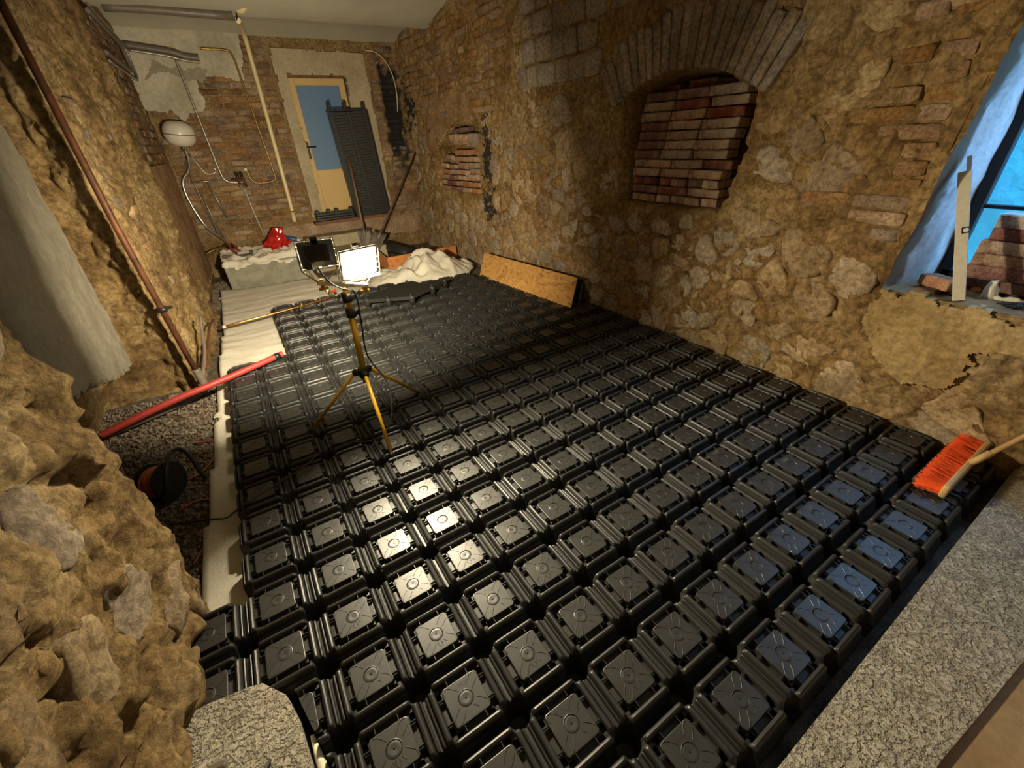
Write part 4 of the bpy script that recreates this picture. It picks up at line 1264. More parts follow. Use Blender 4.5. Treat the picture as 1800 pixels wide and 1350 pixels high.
flood((0.895, 0.49, 1.13), (0.13, 0.95, -0.26), LAMP_BACK_W, 126, base=XB, k=0.82)
# mains leads of the lamp
bm = bmesh.new(); add_tube(bm, [(0.87, 0.42, 1.08), (0.90, 0.40, 1.0), (0.97, 0.42, 0.94), (1.03, 0.43, 0.93), (1.02, 0.43, 0.75), (1.0, 0.44, 0.55), (1.03, 0.45, 0.45), (1.08, 0.36, 0.35), (1.04, 0.24, 0.22), (0.97, 0.20, 0.12), (0.88, 0.28, 0.03), (0.72, 0.42, 0.02), (0.60, 0.40, 0.02), (0.50, 0.30, 0.02), (0.34, 0.24, 0.02), (0.13, 0.15, 0.02), (0.06, 0.25, -0.09), (-0.02, 0.33, -0.115), (-0.22, 0.42, -0.115)], 0.0045, 6, 2)
tag(bm_obj('lamp_cable', bm, M_BLKPL), 'black cable running from the work light across the formers to the gravel', 'cable')

# ------------------------------------------------------------------ loose bricks
def brick_mesh(L_, Wd, H, seed, nm='brick'):
    rr = random.Random(seed); bm = bmesh.new()
    add_box(bm, (0, 0, 0), (L_, Wd, H), bevel=0.006)
    bmesh.ops.subdivide_edges(bm, edges=[e for e in bm.edges if e.calc_length() > 0.05], cuts=2, use_grid_fill=True)
    for v in bm.verts: v.co += Vector((fb(v.co.x*9+seed, v.co.y*9, v.co.z*9, 2), fb(v.co.x*9, v.co.y*9+seed, v.co.z*9, 2), fb(v.co.x*9, v.co.y*9, v.co.z*9+seed, 2)))*0.006
    me = bpy.data.meshes.new(nm); bm.normal_update(); bm.to_mesh(me); bm.free(); return me
BM_ = {}
def brick(loc, size, kind, rot=(0, 0, 0), label='', group=None, name='loose_brick'):
    v = random.randint(0, 2); key = (size, kind, v)
    if key not in BM_:
        BM_[key] = brick_mesh(*size, seed=v*3.7+size[0]*10); BM_[key].materials.append({'r': M_BRICK_R, 'p': M_BRICK_P, 'o': M_BRICK_O}[kind])
    o = link(name, BM_[key]); o.location = loc; o.rotation_euler = rot
    return tag(o, label, 'brick', group)
# stack in the arched niche: x long side along the wall (y)
kinds1 = ['pppppp', 'rrp', 'rrrrrp', 'ppp', 'pppr', 'rpp', 'rpp', 'rpp', 'rpp', 'ppr', 'prp', 'rrp']
adj = {'r': 'dark red', 'p': 'pale mortar-stained', 'o': 'orange'}
for c, ks in enumerate(kinds1):
    z = 1.088 + c*0.0665
    n = len(ks)
    ytop = 1.055 - 0.006*c + random.uniform(-.012, .012) + (0.02 if c == 4 else 0) - 0.004*abs(c-5)
    wid = 0.865 + 0.004*c
    if n == 4: ws = [0.14, 0.27, 0.29, 0.24]
    else: ws = [wid/n]*n
    y = ytop
    for q, kd in enumerate(ks):
        L_ = ws[q]-0.006
        size = (0.25, 0.134, 0.0585) if n == 6 else (round(L_-0.004, 2), 0.14, 0.0585)
        rz = math.radians(90) + random.uniform(-.03, .03)
        if n == 6: rz -= math.radians(90)
        dx = random.uniform(-0.018, 0.022)
        dep = 0.125 if n == 6 else 0.07
        place_ = f'{ORD[q+1]} from the left in the {ORD[c+1]} course up'
        brick((3.725+dep+dx, y-ws[q]/2, z), size, kd, (0, 0, rz), f'{adj[kd]} brick in the arched niche, {place_}', 'bricks stacked in the arched niche')
        y -= ws[q]
for q, (y, z) in enumerate([(0.86, 1.775+.11), (0.55, 1.79+.11), (0.30, 1.88)]):
    brick((3.95, y, z-0.02), (0.26, 0.14, 0.0625), 'r', (0.05, 0, math.radians(80+8*q)), f'dark red brick at the back under the niche arch, {ORD[q+1]} from the left', 'bricks stacked in the arched niche')
# rubble bricks in the small recess: (y, z, length, height, tilt, kind)
n2 = [(5.08, .925, .27, .065, 0, 'o'), (4.80, .925, .25, .07, 0, 'r'), (4.55, .925, .22, .075, 0, 'r'), (4.30, .93, .24, .07, -2, 'p'), (4.05, .93, .25, .07, 2, 'o'),
      (5.10, 1.005, .2, .065, 0, 'p'), (4.86, 1.005, .26, .065, 0, 'r'), (4.58, 1.01, .25, .07, 0, 'o'), (4.30, 1.01, .24, .075, 0, 'o'), (4.02, 1.01, .25, .07, 3, 'o'),
      (5.06, 1.085, .24, .065, 0, 'o'), (4.78, 1.085, .24, .065, 0, 'r'), (4.50, 1.09, .24, .065, 0, 'p'), (4.20, 1.10, .3, .085, 2, 'p'),
      (5.00, 1.16, .28, .065, 0, 'o'), (4.68, 1.165, .26, .07, 0, 'p'), (4.40, 1.17, .26, .065, 0, 'o'), (4.05, 1.185, .22, .07, 4, 'p'),
      (5.05, 1.235, .25, .065, 12, 'p'), (4.74, 1.24, .22, .065, 0, 'o'), (4.42, 1.255, .3, .085, 0, 'o'), (4.08, 1.26, .25, .075, 4, 'p'),
      (4.86, 1.33, .22, .06, 35, 'p'), (4.45, 1.345, .42, .07, -3, 'o'), (4.06, 1.345, .25, .07, 3, 'o'),
      (4.42, 1.43, .44, .075, -4, 'o'), (4.66, 1.60, .22, .14, 0, 'p'), (4.36, 1.60, .30, .13, -2, 'p'), (4.03, 1.58, .22, .16, 3, 'p'), (4.40, 1.71, .4, .06, -2, 'r')]
zc = sorted({round(a[1]*13) for a in n2})
cnt = {}
for (y, z, L_, H, tl_, kd) in sorted(n2, key=lambda a: (round(a[1]*13), -a[0])):
    c = zc.index(round(z*13)); cnt[c] = cnt.get(c, 0)+1
    brick((3.775+random.uniform(-.02, .02), y, z), (L_, 0.15, H-0.004), kd, (math.radians(tl_), random.uniform(-.05, .05), math.radians(90)),
          f'{adj[kd]} brick in the small ragged recess, {ORD[c+1]} layer up, {ORD[cnt[c]]} from the left', 'bricks piled in the small recess', 'rubble_brick')
# stack on the window sill
for c, kd in enumerate('rrppro'):
    kd = 'rrpprp'[c]
    z = 0.78 + c*0.066
    sh = 0.03*max(0, c-1)
    nm = ('bottom', 'second lowest', 'third lowest', 'third highest', 'second highest', 'top')[c]
    for q in range(2):
        brick((4.06+random.uniform(-.01, .01)-0.005*c, -1.42-0.30*q-0.012*c+random.uniform(-.01, .01), z), (0.29, 0.14, 0.062), kd, (0, 0, math.radians(90+random.uniform(-3, 3))),
              f'{adj[kd]} brick of the window sill stack, {nm} layer, {"left" if q == 0 else "right"} one', 'bricks stacked on the window sill')
brick((3.86, -1.25, 0.785), (0.20, 0.10, 0.06), 'o', (0.1, 0.05, math.radians(55)), 'broken brick piece lying on the window sill behind the spirit level', None, 'brick_fragment')

# spirit level leaning in the window
lv = thing('spirit_level', 'white spirit level leaning upright on the window sill', 'spirit level', (3.735, -1.375, 0.742))
ax = (Vector((3.80, -1.135, 1.40))-lv.location).normalized()
Rm = basis(ax, (1, 0.25, 0)).to_4x4()
bm = bmesh.new(); add_box(bm, (-0.006, 0, 0.345), (0.022, 0.050, 0.61), bevel=0.002); add_box(bm, (-0.006, 0, 0.02), (0.022, 0.050, 0.04), bevel=0.002); bm.transform(Rm); bm_obj('body', bm, mat('level_white', (0.68, 0.64, 0.52), 0.45, noise_amt=0.15, nscale=20), lv)
bm = bmesh.new(); add_box(bm, (0.018, -0.014, 0.36), (0.034, 0.018, 0.72), bevel=0.001); bm.transform(Rm); g = bm_obj('rail', bm, mat('level_rail', (0.74, 0.76, 0.78), 0.4), lv)
bm = bmesh.new()
for k in range(22): add_box(bm, (0.012 if k % 5 else 0.016, -0.0232, 0.44+0.012*k), (0.010 if k % 5 else 0.018, 0.0006, 0.0014))
bm.transform(Rm); bm_obj('scale_marks', bm, M_DARK, lv)
bm = bmesh.new(); add_box(bm, (0.003, -0.012, 0.36), (0.044, 0.03, 0.034), bevel=0.003); bm.transform(Rm); vh = bm_obj('vial_housing', bm, M_BLKPL, lv)
bm = bmesh.new(); add_tube(bm, [(-0.020, -0.014, 0.36), (0.026, -0.014, 0.36)], 0.011, 10); bm.transform(Rm); bm_obj('vial', bm, mat('vial_clear', (0.7, 0.75, 0.7), 0.15), vh)

# crumpled foam piece on the sill
bm = bmesh.new()
add_tube(bm, [(3.86, -1.455, 0.745), (3.86, -1.45, 0.80), (3.865, -1.445, 0.84)], lambda i, n: (0.034, 0.028, 0.016)[i], 10, 0)
add_tube(bm, [(3.86, -1.46, 0.762), (3.855, -1.50, 0.752), (3.86, -1.56, 0.758), (3.87, -1.58, 0.757)], lambda i, n: (0.022, 0.015, 0.018, 0.012)[i], 10, 0)
bmesh.ops.subdivide_edges(bm, edges=bm.edges[:], cuts=1, use_grid_fill=True)
for v in bm.verts: v.co += Vector((fb(v.co.x*40, v.co.y*40, v.co.z*40, 2), fb(v.co.y*40, v.co.z*40, v.co.x*40, 2), fb(v.co.z*40, v.co.x*40, v.co.y*40, 2)))*0.010
tag(bm_obj('foam_lump', bm, M_FOAM, None, True), 'small twisted lump of white foam on the window sill', 'foam')

# ------------------------------------------------------------------ broom
BR = thing('broom', 'push broom with orange bristles and a wooden handle lying by the right wall', 'broom', (3.36, -1.77, 0.0))
o = BR.location
bm = bmesh.new(); add_box(bm, Vector((3.345, -1.775, 0.048))-o, (0.58, 0.026, 0.07), bevel=0.008, seg=2); bm_obj('block', bm, M_WOOD, BR)
rr = random.Random(2)
V, Fc = [], []
for k in range(1500):
    u = rr.uniform(-0.28, 0.28); z = 0.048+rr.uniform(-.028, .028)
    a = Vector((3.345+u, -1.765, z))-o
    ln = rr.uniform(0.085, 0.105)
    b = a + Vector((rr.uniform(-.012, .012)-0.012, ln, (z-0.048)*0.6+rr.uniform(-.008, .008)))
    if b.z < 0.004: b.z = 0.004
    w_ = Vector((0.0016, 0, 0)); h_ = Vector((0, 0, 0.0018)); i = len(V)
    V += [a-w_, a+w_, a+h_, b-w_*.7, b+w_*.7, b+h_*.7]
    Fc += [(i, i+1, i+4, i+3), (i+1, i+2, i+5, i+4), (i+2, i, i+3, i+5), (i+3, i+4, i+5)]
br = link('bristles', mesh('bristles', V, Fc), M_ORANGE, BR); br['kind'] = 'stuff'
a = Vector((3.36, -1.775, 0.07))-o; b = Vector((3.60, -2.10, 0.745))-o
bm = bmesh.new(); add_tube(bm, [a+(b-a)*0.06, b], 0.0125, 10); bm_obj('handle', bm, mat('broom_stick', (0.42, 0.27, 0.11), 0.5, noise_amt=0.2, nscale=20), BR)
bm = bmesh.new(); add_tube(bm, [a, a+(b-a)*0.13], 0.0165, 10); bm_obj('socket', bm, M_WOOD, BR)

# ------------------------------------------------------------------ pipes
def pipe(name, label, pts, r, m, it=2, cat='pipe', seg=10, group=None):
    bm = bmesh.new(); add_tube(bm, pts, r, seg, it); return tag(bm_obj(name, bm, m), label, cat, group)
# rusty downpipe with grey elbow
RP = thing('rusty_downpipe', 'rusty steel downpipe in front of the left recess with a grey elbow at its foot', 'pipe', (-0.08, 2.03, -0.12))
o = RP.location
bm = bmesh.new(); add_tube(bm, [Vector((-0.115, 2.0, 3.2))-o, Vector((-0.10, 2.0, 1.2))-o, Vector((-0.055, 2.0, 0.06))-o], 0.021, 12); bm_obj('riser', bm, M_RUST, RP)
bm = bmesh.new(); add_tube(bm, [Vector((-0.055, 2.0, 0.10))-o, Vector((-0.045, 2.0, -0.03))-o, Vector((-0.045, 1.98, -0.075))-o, Vector((-0.12, 1.92, -0.09))-o, Vector((-0.32, 1.80, -0.085))-o, Vector((-0.64, 1.66, -0.075))-o], 0.030, 12, 2); bm_obj('elbow', bm, M_GREYPIPE, RP)
bm = bmesh.new(); add_tube(bm, [Vector((-0.075, 2.0, 0.60))-o, Vector((-0.074, 2.0, 0.635))-o], 0.032, 12); add_box(bm, Vector((-0.03, 2.01, 0.62))-o, (0.04, 0.02, 0.02)); bm_obj('clamp', bm, M_BLKPL, RP)
# red corrugated conduit
HS = thing('corrugated_conduit', 'red corrugated conduit lying over the left edge of the formers', 'conduit', (0.3, 1.85, 0.03))
o = HS.location
path = chaikin([(0.58, 2.0, 0.045), (0.3, 1.88, 0.035), (0.05, 1.78, 0.03), (-0.2, 1.72, 0.015), (-0.45, 1.66, -0.02), (-0.66, 1.6, -0.05)], 4)
bm = bmesh.new(); add_tube(bm, [p-o for p in path], lambda i, n: 0.0275 if i % 2 else 0.0235, 12); bm_obj('hose', bm, M_REDHOSE, HS)
bm = bmesh.new(); d = (Vector(path[0])-Vector(path[6])).normalized(); q = Vector(path[0])-o
add_tube(bm, [q-d*0.075, q-d*0.03], 0.029, 12); bm_obj('tape_band', bm, M_BLKPL, HS)
# hanging wires at the pier foot
pipe('thin_conduit', 'thin grey conduit bent up the foot of the left pier', [(-0.05, 2.06, -0.02), (0.02, 2.3, 0.12), (0.03, 2.5, 0.22), (0.055, 2.62, 0.33)], 0.012, M_GREYPIPE)
pipe('thin_conduit', 'second thin conduit beside the bent one at the left pier', [(-0.02, 2.2, 0.0), (0.05, 2.55, 0.14), (0.07, 2.8, 0.18), (0.10, 3.05, 0.16)], 0.011, M_RUST)
# copper pipe with valve
CP = thing('copper_pipe', 'copper pipe with brass tee laid across the far left formers', 'pipe', (0.7, 3.3, 0.02))
o = CP.location
bm = bmesh.new(); add_tube(bm, [Vector((0.10, 3.22, 0.01))-o, Vector((0.93, 3.31, 0.028))-o, Vector((1.27, 3.40, 0.03))-o, Vector((1.31, 3.50, 0.035))-o], 0.011, 10, 1); bm_obj('tube', bm, M_COPPER, CP)
bm = bmesh.new(); add_tube(bm, [Vector((0.90, 3.31, 0.028))-o, Vector((0.98, 3.32, 0.03))-o], 0.016, 10); add_tube(bm, [Vector((0.94, 3.31, 0.0))-o, Vector((0.94, 3.31, 0.07))-o], 0.013, 10); bm_obj('tee', bm, M_BRASS, CP)
bm = bmesh.new(); add_tube(bm, [Vector((0.13, 3.22, 0.01))-o, Vector((0.16, 3.225, 0.01))-o], 0.018, 10); bm_obj('end_collar', bm, M_WHITEPL, CP)
bm = bmesh.new(); add_tube(bm, [Vector((1.31, 3.49, 0.035))-o, Vector((1.31, 3.60, 0.04))-o], 0.019, 10); add_tube(bm, [Vector((1.31, 3.54, 0.04))-o, Vector((1.31, 3.54, 0.085))-o], 0.012, 8); vv = bm_obj('valve', bm, M_BRASS, CP)
bm = bmesh.new(); add_tube(bm, [Vector((1.34, 3.54, 0.06))-o, Vector((1.375, 3.55, 0.06))-o], 0.018, 10); bm_obj('knob', bm, M_REDKNOB, vv)
pipe('white_conduit', 'pale plastic pipe running from the valve back to the concrete plinth', [(1.31, 3.61, 0.04), (1.30, 4.3, 0.04), (1.29, 5.10, 0.04)], 0.022, M_WHITEPIPE, 1)
# cream riser
CR = thing('cream_riser', 'cream painted pipe running down the back wall left of the door', 'pipe', (1.45, 6.22, 0.6))
o = CR.location
bm = bmesh.new(); add_tube(bm, [Vector((1.43, 6.22, 0.66))-o, Vector((1.46, 6.23, 1.8))-o, Vector((1.48, 6.22, 2.80))-o, Vector((1.46, 6.08, 2.99))-o, Vector((1.38, 5.5, 2.97))-o, Vector((1.33, 5.05, 2.90))-o], 0.029, 12, 2); bm_obj('tube', bm, M_CREAM, CR)
bm = bmesh.new(); add_tube(bm, [Vector((1.415, 6.19, 0.55))-o, Vector((1.43, 6.22, 0.68))-o], 0.030, 12); bm_obj('end_cap', bm, M_CREAM, CR)
bm = bmesh.new(); add_tube(bm, [Vector((1.43, 6.22, 0.70))-o, Vector((1.43, 6.22, 0.715))-o], 0.031, 12); add_box(bm, Vector((1.47, 6.25, 0.71))-o, (0.06, 0.05, 0.012)); bm_obj('clip', bm, M_BLKPL, CR)
pipe('ceiling_pipe', 'thick grey pipe running along the ceiling rib at the back', [(0.12, 5.0, 2.93), (0.5, 4.97, 2.93), (1.28, 4.93, 2.91)], 0.040, M_GREYPIPE, 1)
HG = pipe('pipe_hanger', 'dark wire hanger at the end of the ceiling pipe', [(1.27, 4.93, 3.03), (1.25, 4.93, 2.95), (1.29, 4.92, 2.86), (1.33, 4.94, 2.93), (1.29, 4.93, 3.03)], 0.008, M_DARK, 1, 'hanger')
pipe('stub_pipe', 'short pale pipe end poking down from the ceiling beside the hanger', [(1.33, 4.93, 3.02), (1.36, 4.92, 2.94), (1.45, 4.85, 3.02)], 0.030, M_CREAM, 1)
pipe('upper_pipe', 'thick grey pipe crossing the whitewash above the tank', [(0.10, 6.19, 2.80), (0.60, 6.19, 2.745), (0.68, 6.20, 2.70), (0.85, 6.20, 2.69)], 0.036, M_GREYPIPE, 2)
pipe('upper_pipe', 'thinner bright pipe right below the thick grey one above the tank', [(0.12, 6.16, 2.745), (0.52, 6.16, 2.70), (0.66, 6.18, 2.66), (0.84, 6.2, 2.645)], 0.016, M_CHROME, 2)
pipe('loop_pipe', 'brighter of the two bent pipes looping along the left wall below the ceiling', [(0.03, 4.5, 2.87), (0.06, 5.4, 2.84), (0.085, 6.10, 2.82), (0.10, 6.17, 2.74), (0.10, 6.16, 2.46), (0.09, 6.06, 2.42), (0.06, 5.3, 2.42), (0.03, 4.5, 2.42)], 0.014, M_CHROME, 2)
pipe('loop_pipe', 'darker thicker of the two bent pipes looping along the left wall below the ceiling', [(0.03, 4.5, 2.80), (0.055, 5.3, 2.78), (0.075, 5.93, 2.76), (0.085, 6.0, 2.69), (0.085, 5.99, 2.54), (0.075, 5.9, 2.49), (0.055, 5.2, 2.49), (0.03, 4.5, 2.49)], 0.021, M_GREYPIPE, 2)
pipe('heating_pipe', 'grey pipe falling from the ceiling pipe past the white tank', [(0.58, 6.25, 2.70), (0.60, 6.25, 2.0), (0.62, 6.25, 1.36), (0.64, 6.25, 1.23), (0.74, 6.25, 1.19), (0.88, 6.25, 1.19)], 0.017, M_CHROME, 2)
pipe('brass_pipe', 'brass coloured pipe hooking down the brickwork left of the cream pipe', [(0.90, 6.25, 2.80), (1.20, 6.25, 2.80), (1.27, 6.25, 2.76), (1.28, 6.25, 2.4), (1.34, 6.25, 1.25), (1.33, 6.25, 1.17), (1.10, 6.25, 1.15), (1.0, 6.25, 1.18), (0.97, 6.25, 1.34)], 0.015, M_BRASS, 2)
pipe('drop_pipe', 'thin pale pipe falling from the fitting to the plinth', [(0.86, 6.25, 1.16), (0.875, 6.25, 0.8), (0.93, 6.24, 0.28)], 0.013, M_CHROME, 1)
FT = thing('valve_fitting', 'dark pair of pipe valves below the brickwork middle', 'valve', (0.85, 6.23, 1.2))
bm = bmesh.new(); add_tube(bm, [(-0.03, 0, -0.03), (-0.02, 0, 0.10)], 0.022, 10); add_tube(bm, [(0.05, 0, -0.08), (0.03, 0, 0.10)], 0.022, 10); add_tube(bm, [(-0.12, 0, 0.035), (0.06, 0, 0.03)], 0.015, 8); bm_obj('body', bm, M_RUST, FT)
for x in (-0.03, 0.035):
    bm = bmesh.new(); add_tube(bm, [(x, -0.02, 0.10), (x, -0.05, 0.115)], 0.024, 8); bm_obj('knob', bm, M_DARK, FT)
bm = bmesh.new(); add_tube(bm, [(0.96, 6.24, 1.345), (0.96, 6.20, 1.355)], 0.022, 10); tag(bm_obj('pipe_end_cap', bm, M_WHITEPL), 'small bright cap at the end of the brass pipe', 'cap')
pipe('short_pipe', 'short horizontal pipe stub under the tank', [(0.22, 6.25, 1.24), (0.55, 6.25, 1.235)], 0.015, M_CHROME, 0)
pipe('short_pipe', 'short pipe dropping from the horizontal stub under the tank', [(0.42, 6.25, 1.22), (0.50, 6.25, 0.72)], 0.017, M_CHROME, 0)
pipe('thin_pipe', 'left of two thin parallel pipes on the back left corner', [(0.24, 6.25, 1.5), (0.26, 6.25, 1.1), (0.30, 6.25, 0.5)], 0.010, M_CHROME, 0)
pipe('thin_pipe', 'right of two thin parallel pipes on the back left corner', [(0.28, 6.25, 1.15), (0.31, 6.25, 0.8), (0.36, 6.25, 0.42)], 0.012, M_CHROME, 0)
pipe('bent_stub', 'thin pipe bent twice beside the tank', [(0.33, 6.26, 1.60), (0.42, 6.26, 1.36), (0.46, 6.26, 1.32), (0.58, 6.26, 1.345), (0.57, 6.26, 1.42)], 0.013, M_CHROME, 1)
pipe('braided_hose', 'grey hose curving down from the white tank', [(0.30, 6.12, 1.70), (0.31, 6.15, 1.58), (0.27, 6.2, 1.40), (0.12, 6.22, 1.28), (0.10, 6.22, 1.10), (0.13, 6.22, 0.85), (0.20, 6.2, 0.60), (0.34, 6.1, 0.45), (0.42, 6.0, 0.36)], 0.017, M_STEEL, 2, 'hose')
pipe('floor_manifold', 'low brass pipe run at the foot of the back left corner', [(0.06, 5.9, 0.30), (0.2, 5.98, 0.34), (0.36, 6.05, 0.36)], 0.016, M_BRASS, 0)
pipe('wall_cable', 'pale cable hanging over the sooty flue right of the door', [(3.10, 6.24, 2.86), (3.30, 6.22, 2.84), (3.48, 6.25, 2.66), (3.54, 6.26, 2.35), (3.50, 6.28, 2.05)], 0.007, M_CREAM, 2, 'cable')
# expansion tank
TK = thing('expansion_tank', 'round white enamelled expansion tank on the back wall', 'tank', (0.31, 6.10, 1.84))
TK.rotation_euler = (math.radians(6), math.radians(6), 0)
bm = bmesh.new(); prof = [(0.012, -0.155)] + [(0.185*max(0.05, math.cos(a))**0.62, 0.15*math.sin(a)) for a in [(-80+160*k/18)*PI/180 for k in range(19)]] + [(0.01, 0.152)]
add_lathe(bm, prof, 32); bm_obj('shell', bm, M_WHITEPL, TK)
bm = bmesh.new(); add_lathe(bm, [(0.184, -0.006), (0.190, -0.004), (0.190, 0.004), (0.184, 0.006)], 32); bm_obj('seam', bm, M_GREYPIPE, TK)
bm = bmesh.new(); add_lathe(bm, [(0.016, -0.20), (0.016, -0.14)], 10); bm_obj('nozzle', bm, M_BRASS, TK)

# things on the plinth
def crumple(bm, amp, sc):
    for v in bm.verts: v.co += Vector((fb(v.co.x*sc, v.co.y*sc, v.co.z*sc+3, 2), fb(v.co.y*sc, v.co.z*sc, v.co.x*sc, 2), fb(v.co.z*sc+7, v.co.x*sc, v.co.y*sc, 2)))*amp
bm = bmesh.new(); bmesh.ops.create_icosphere(bm, subdivisions=4, radius=1)
for v in bm.verts:
    z = v.co.z; k = 1-0.55*max(0, z)
    v.co = Vector((v.co.x*0.19*k + 0.05*z, v.co.y*0.13*k, max(z, -0.55)*0.24))
crumple(bm, 0.085, 7); crumple(bm, 0.02, 26)
bg_ = bm_obj('red_bag', bm, M_REDBAG, None, False); bg_.scale = (1.0, 0.9, 0.85); bg_.location = (1.04, 5.72, 0.365); tag(bg_, 'crumpled glossy red plastic bag on the fleece covered plinth', 'bag')
TB = thing('blue_tube', 'blue plastic tube lying right of the red bag', 'tube', (1.26, 5.68, 0.36))
bm = bmesh.new(); add_tube(bm, [(-0.08, 0.02, 0.05), (0.06, -0.04, 0.0)], lambda i, n: 0.024 if i == 0 else 0.034, 10); bm_obj('body', bm, M_BLUE, TB)
bm = bmesh.new(); add_tube(bm, [(0.06, -0.04, 0.0), (0.10, -0.06, -0.01)], 0.022, 10); bm_obj('cap', bm, M_WHITEPL, TB)
CL = thing('plastic_clamp', 'black U-shaped clamp on the fleece at the front of the plinth', 'clamp', (0.56, 5.45, 0.27))
bm = bmesh.new(); add_box(bm, (0, 0, 0.02), (0.20, 0.035, 0.03), bevel=0.006); bm_obj('bar', bm, M_BLKPL, CL)
for x in (-0.10, 0.10):
    bm = bmesh.new(); add_box(bm, (x, 0.03, 0.045), (0.03, 0.07, 0.04), bevel=0.006); add_box(bm, (x*0.9, -0.01, -0.01), (0.016, 0.016, 0.06)); bm_obj('jaw', bm, M_BLKPL, CL)
PX = thing('pipe_wrench', 'wrench with two dark red grips on the left of the plinth', 'wrench', (0.45, 5.72, 0.28))
for x in (-0.03, 0.035):
    bm = bmesh.new(); add_tube(bm, [(x+0.05, -0.05, 0.0), (x-0.05, 0.12, 0.13)], 0.016, 8); bm_obj('grip', bm, M_REDGRIP, PX)
bm = bmesh.new(); add_box(bm, (0.07, -0.10, -0.01), (0.10, 0.06, 0.025), bevel=0.008); bm_obj('jaws', bm, M_SPADE, PX)
pipe('grey_nozzle', 'grey pipe piece lying left of the clamp on the plinth', [(0.28, 5.60, 0.27), (0.38, 5.60, 0.265), (0.50, 5.62, 0.27)], 0.035, M_GREYPIPE, 0)

# cable reel on the gravel
RL = thing('cable_reel', 'cable reel wound with orange cord on the dark gravel', 'cable reel', (-0.245, 0.72, -0.02))
Rr = Matrix.Rotation(math.radians(80), 3, 'Y') @ Matrix.Rotation(0.2, 3, 'X')
Rr = (Matrix.Rotation(math.radians(-35), 3, 'Z') @ Matrix.Rotation(math.radians(82), 3, 'Y')).to_4x4()
bm = bmesh.new()
hel = [(math.cos(a)*(0.082+0.004*((k//14) % 2)), math.sin(a)*(0.082+0.004*((k//14) % 2)), -0.05+0.1*k/250) for k, a in enumerate([2*PI*k/22 for k in range(251)])]
add_tube(bm, hel, 0.0058, 6); bm.transform(Rr); bm_obj('wound_cord', bm, M_ORCORD, RL)
bm = bmesh.new(); add_lathe(bm, [(0.07, -0.055), (0.07, 0.055)], 20); bm.transform(Rr); bm_obj('drum', bm, M_BLKPL, RL)
for z in (-0.062, 0.062):
    bm = bmesh.new(); add_lathe(bm, [(0.110, z-0.004), (0.112, z), (0.110, z+0.004)], 26); bm.transform(Rr); bm_obj('flange', bm, M_BLKPL, RL)
bm = bmesh.new(); add_tube(bm, [Vector((-0.11, -0.13, -0.10)), Vector((0.05, -0.16, 0.02)), Vector((0.08, -0.10, 0.13)), Vector((0.10, 0.05, 0.15)), Vector((0.15, 0.12, 0.10)), Vector((0.19, 0.02, -0.10))], 0.012, 8, 2); bm_obj('frame', bm, M_BLKPL, RL)
pipe('orange_cord', 'thin orange cord looping over the gravel from the reel', [(-0.20, 0.80, -0.10), (-0.10, 0.78, -0.118), (0.0, 0.95, -0.118), (0.02, 1.15, -0.118), (-0.12, 1.22, -0.118)], 0.0045, M_ORCORD, 3, 'cord', 6)
pipe('orange_cord', 'lower orange cord loop on the gravel beside the left pier', [(-0.18, 0.52, -0.118), (-0.10, 0.56, -0.118), (0.0, 0.50, -0.118), (0.01, 0.30, -0.118), (-0.10, 0.05, -0.118)], 0.0045, M_ORCORD, 3, 'cord', 6)

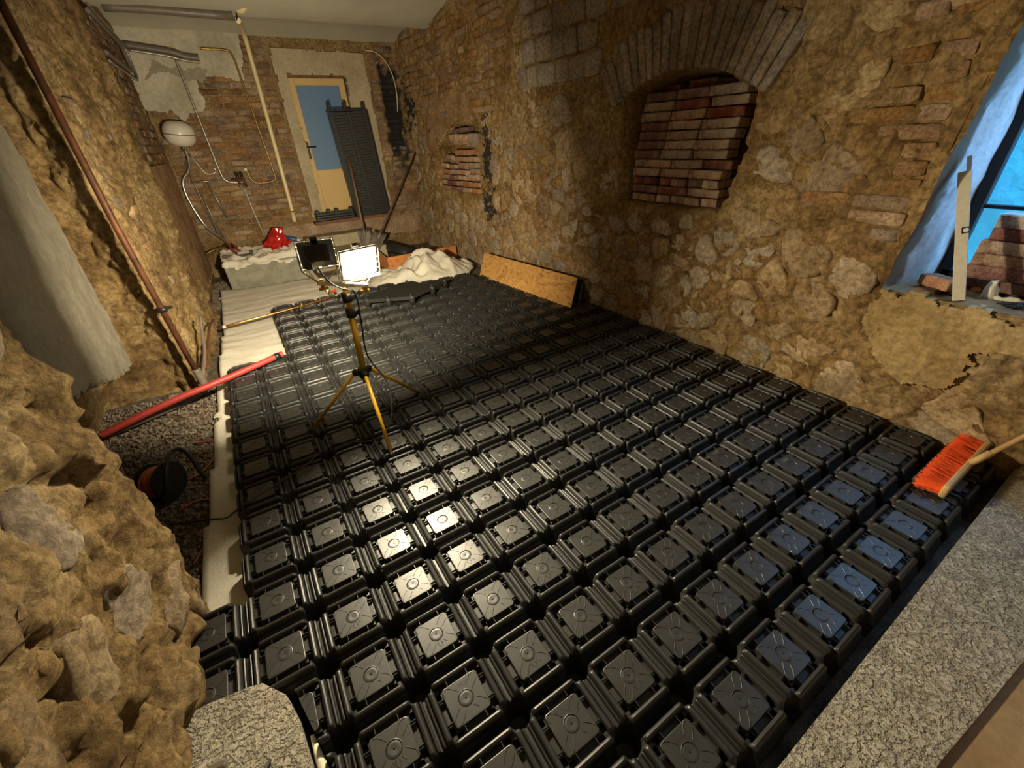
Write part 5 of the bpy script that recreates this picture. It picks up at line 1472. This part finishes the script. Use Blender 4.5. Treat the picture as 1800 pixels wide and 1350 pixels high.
# folding pliers on the corner block
PL = thing('pliers', 'folded steel pliers on the concrete corner block at the bottom edge', 'pliers', (0.05, -1.01, 0.018))
bm = bmesh.new(); add_box(bm, (-0.01, 0.0, 0.012), (0.05, 0.022, 0.022), rot=rotz(-0.2), bevel=0.004); bm_obj('joint', bm, M_STEEL, PL)
for s_, m_ in ((1, M_DARK), (-1, M_DARK)):
    bm = bmesh.new(); add_tube(bm, [(-0.02, 0, 0.012), (-0.06, -0.004-0.01*s_, 0.012), (-0.10, -0.02*s_, 0.010)], 0.007, 8, 1); bm_obj('handle', bm, m_, PL)
bm = bmesh.new(); add_box(bm, (0.035, -0.012, 0.02), (0.006, 0.05, 0.012), rot=rotz(0.5), bevel=0.001); bm_obj('blade', bm, M_STEEL, PL)
bm = bmesh.new(); add_tube(bm, [(0.175, -1.075, 0.022), (0.15, -1.11, 0.024), (0.12, -1.15, 0.024)], lambda i, n: (0.005, 0.008, 0.008)[i], 8); tag(bm_obj('dark_grip', bm, M_DARK), 'dark curved grip end lying right of the pliers', 'tool')
bm = bmesh.new(); add_tube(bm, [(0.287, -1.06, -0.02), (0.292, -1.12, -0.035), (0.30, -1.17, -0.03), (0.30, -1.24, -0.04)], lambda i, n: (0.006, 0.012, 0.015, 0.012)[i], 8, 0); tag(bm_obj('foam_bead', bm, M_FOAM), 'bead of white foam down the edge of the corner block', 'foam')

# chips and a dark scrap on the window sill
for k, (x, y, r, lab) in enumerate(((3.74, -1.20, 0.022, 'small brick chip on the sill edge left of the spirit level'), (3.80, -1.33, 0.016, 'tiny brick chip just behind the spirit level foot'), (3.95, -1.38, 0.026, 'brick chip in front of the sill brick stack'))):
    bm = bmesh.new(); bmesh.ops.create_icosphere(bm, subdivisions=2, radius=r)
    for v in bm.verts: v.co.z *= 0.55; v.co += Vector((fb(v.co.x*60+k, v.co.y*60, 0, 2), fb(v.co.x*60, v.co.y*60+k, 3, 2), 0))*0.008
    o = bm_obj('brick_chip', bm, M_BRICK_O); o.location = (x, y, 0.745+r*0.4); tag(o, lab, 'rubble')
bm = bmesh.new()
for a in range(6): add_tube(bm, [(0.03*math.cos(a*1.3), 0.05*math.sin(a*1.1)-0.03, 0.008), (0.02*math.sin(a), 0.0, 0.03-0.003*a), (0.04*math.cos(a*2.1), 0.06*math.sin(a*0.7)+0.02, 0.006)], 0.006, 6, 2)
o = bm_obj('wire_scrap', bm, M_DARK); o.location = (3.80, -1.585, 0.742); tag(o, 'tangle of dark wire scraps on the sill beside the foam lump', 'scrap')
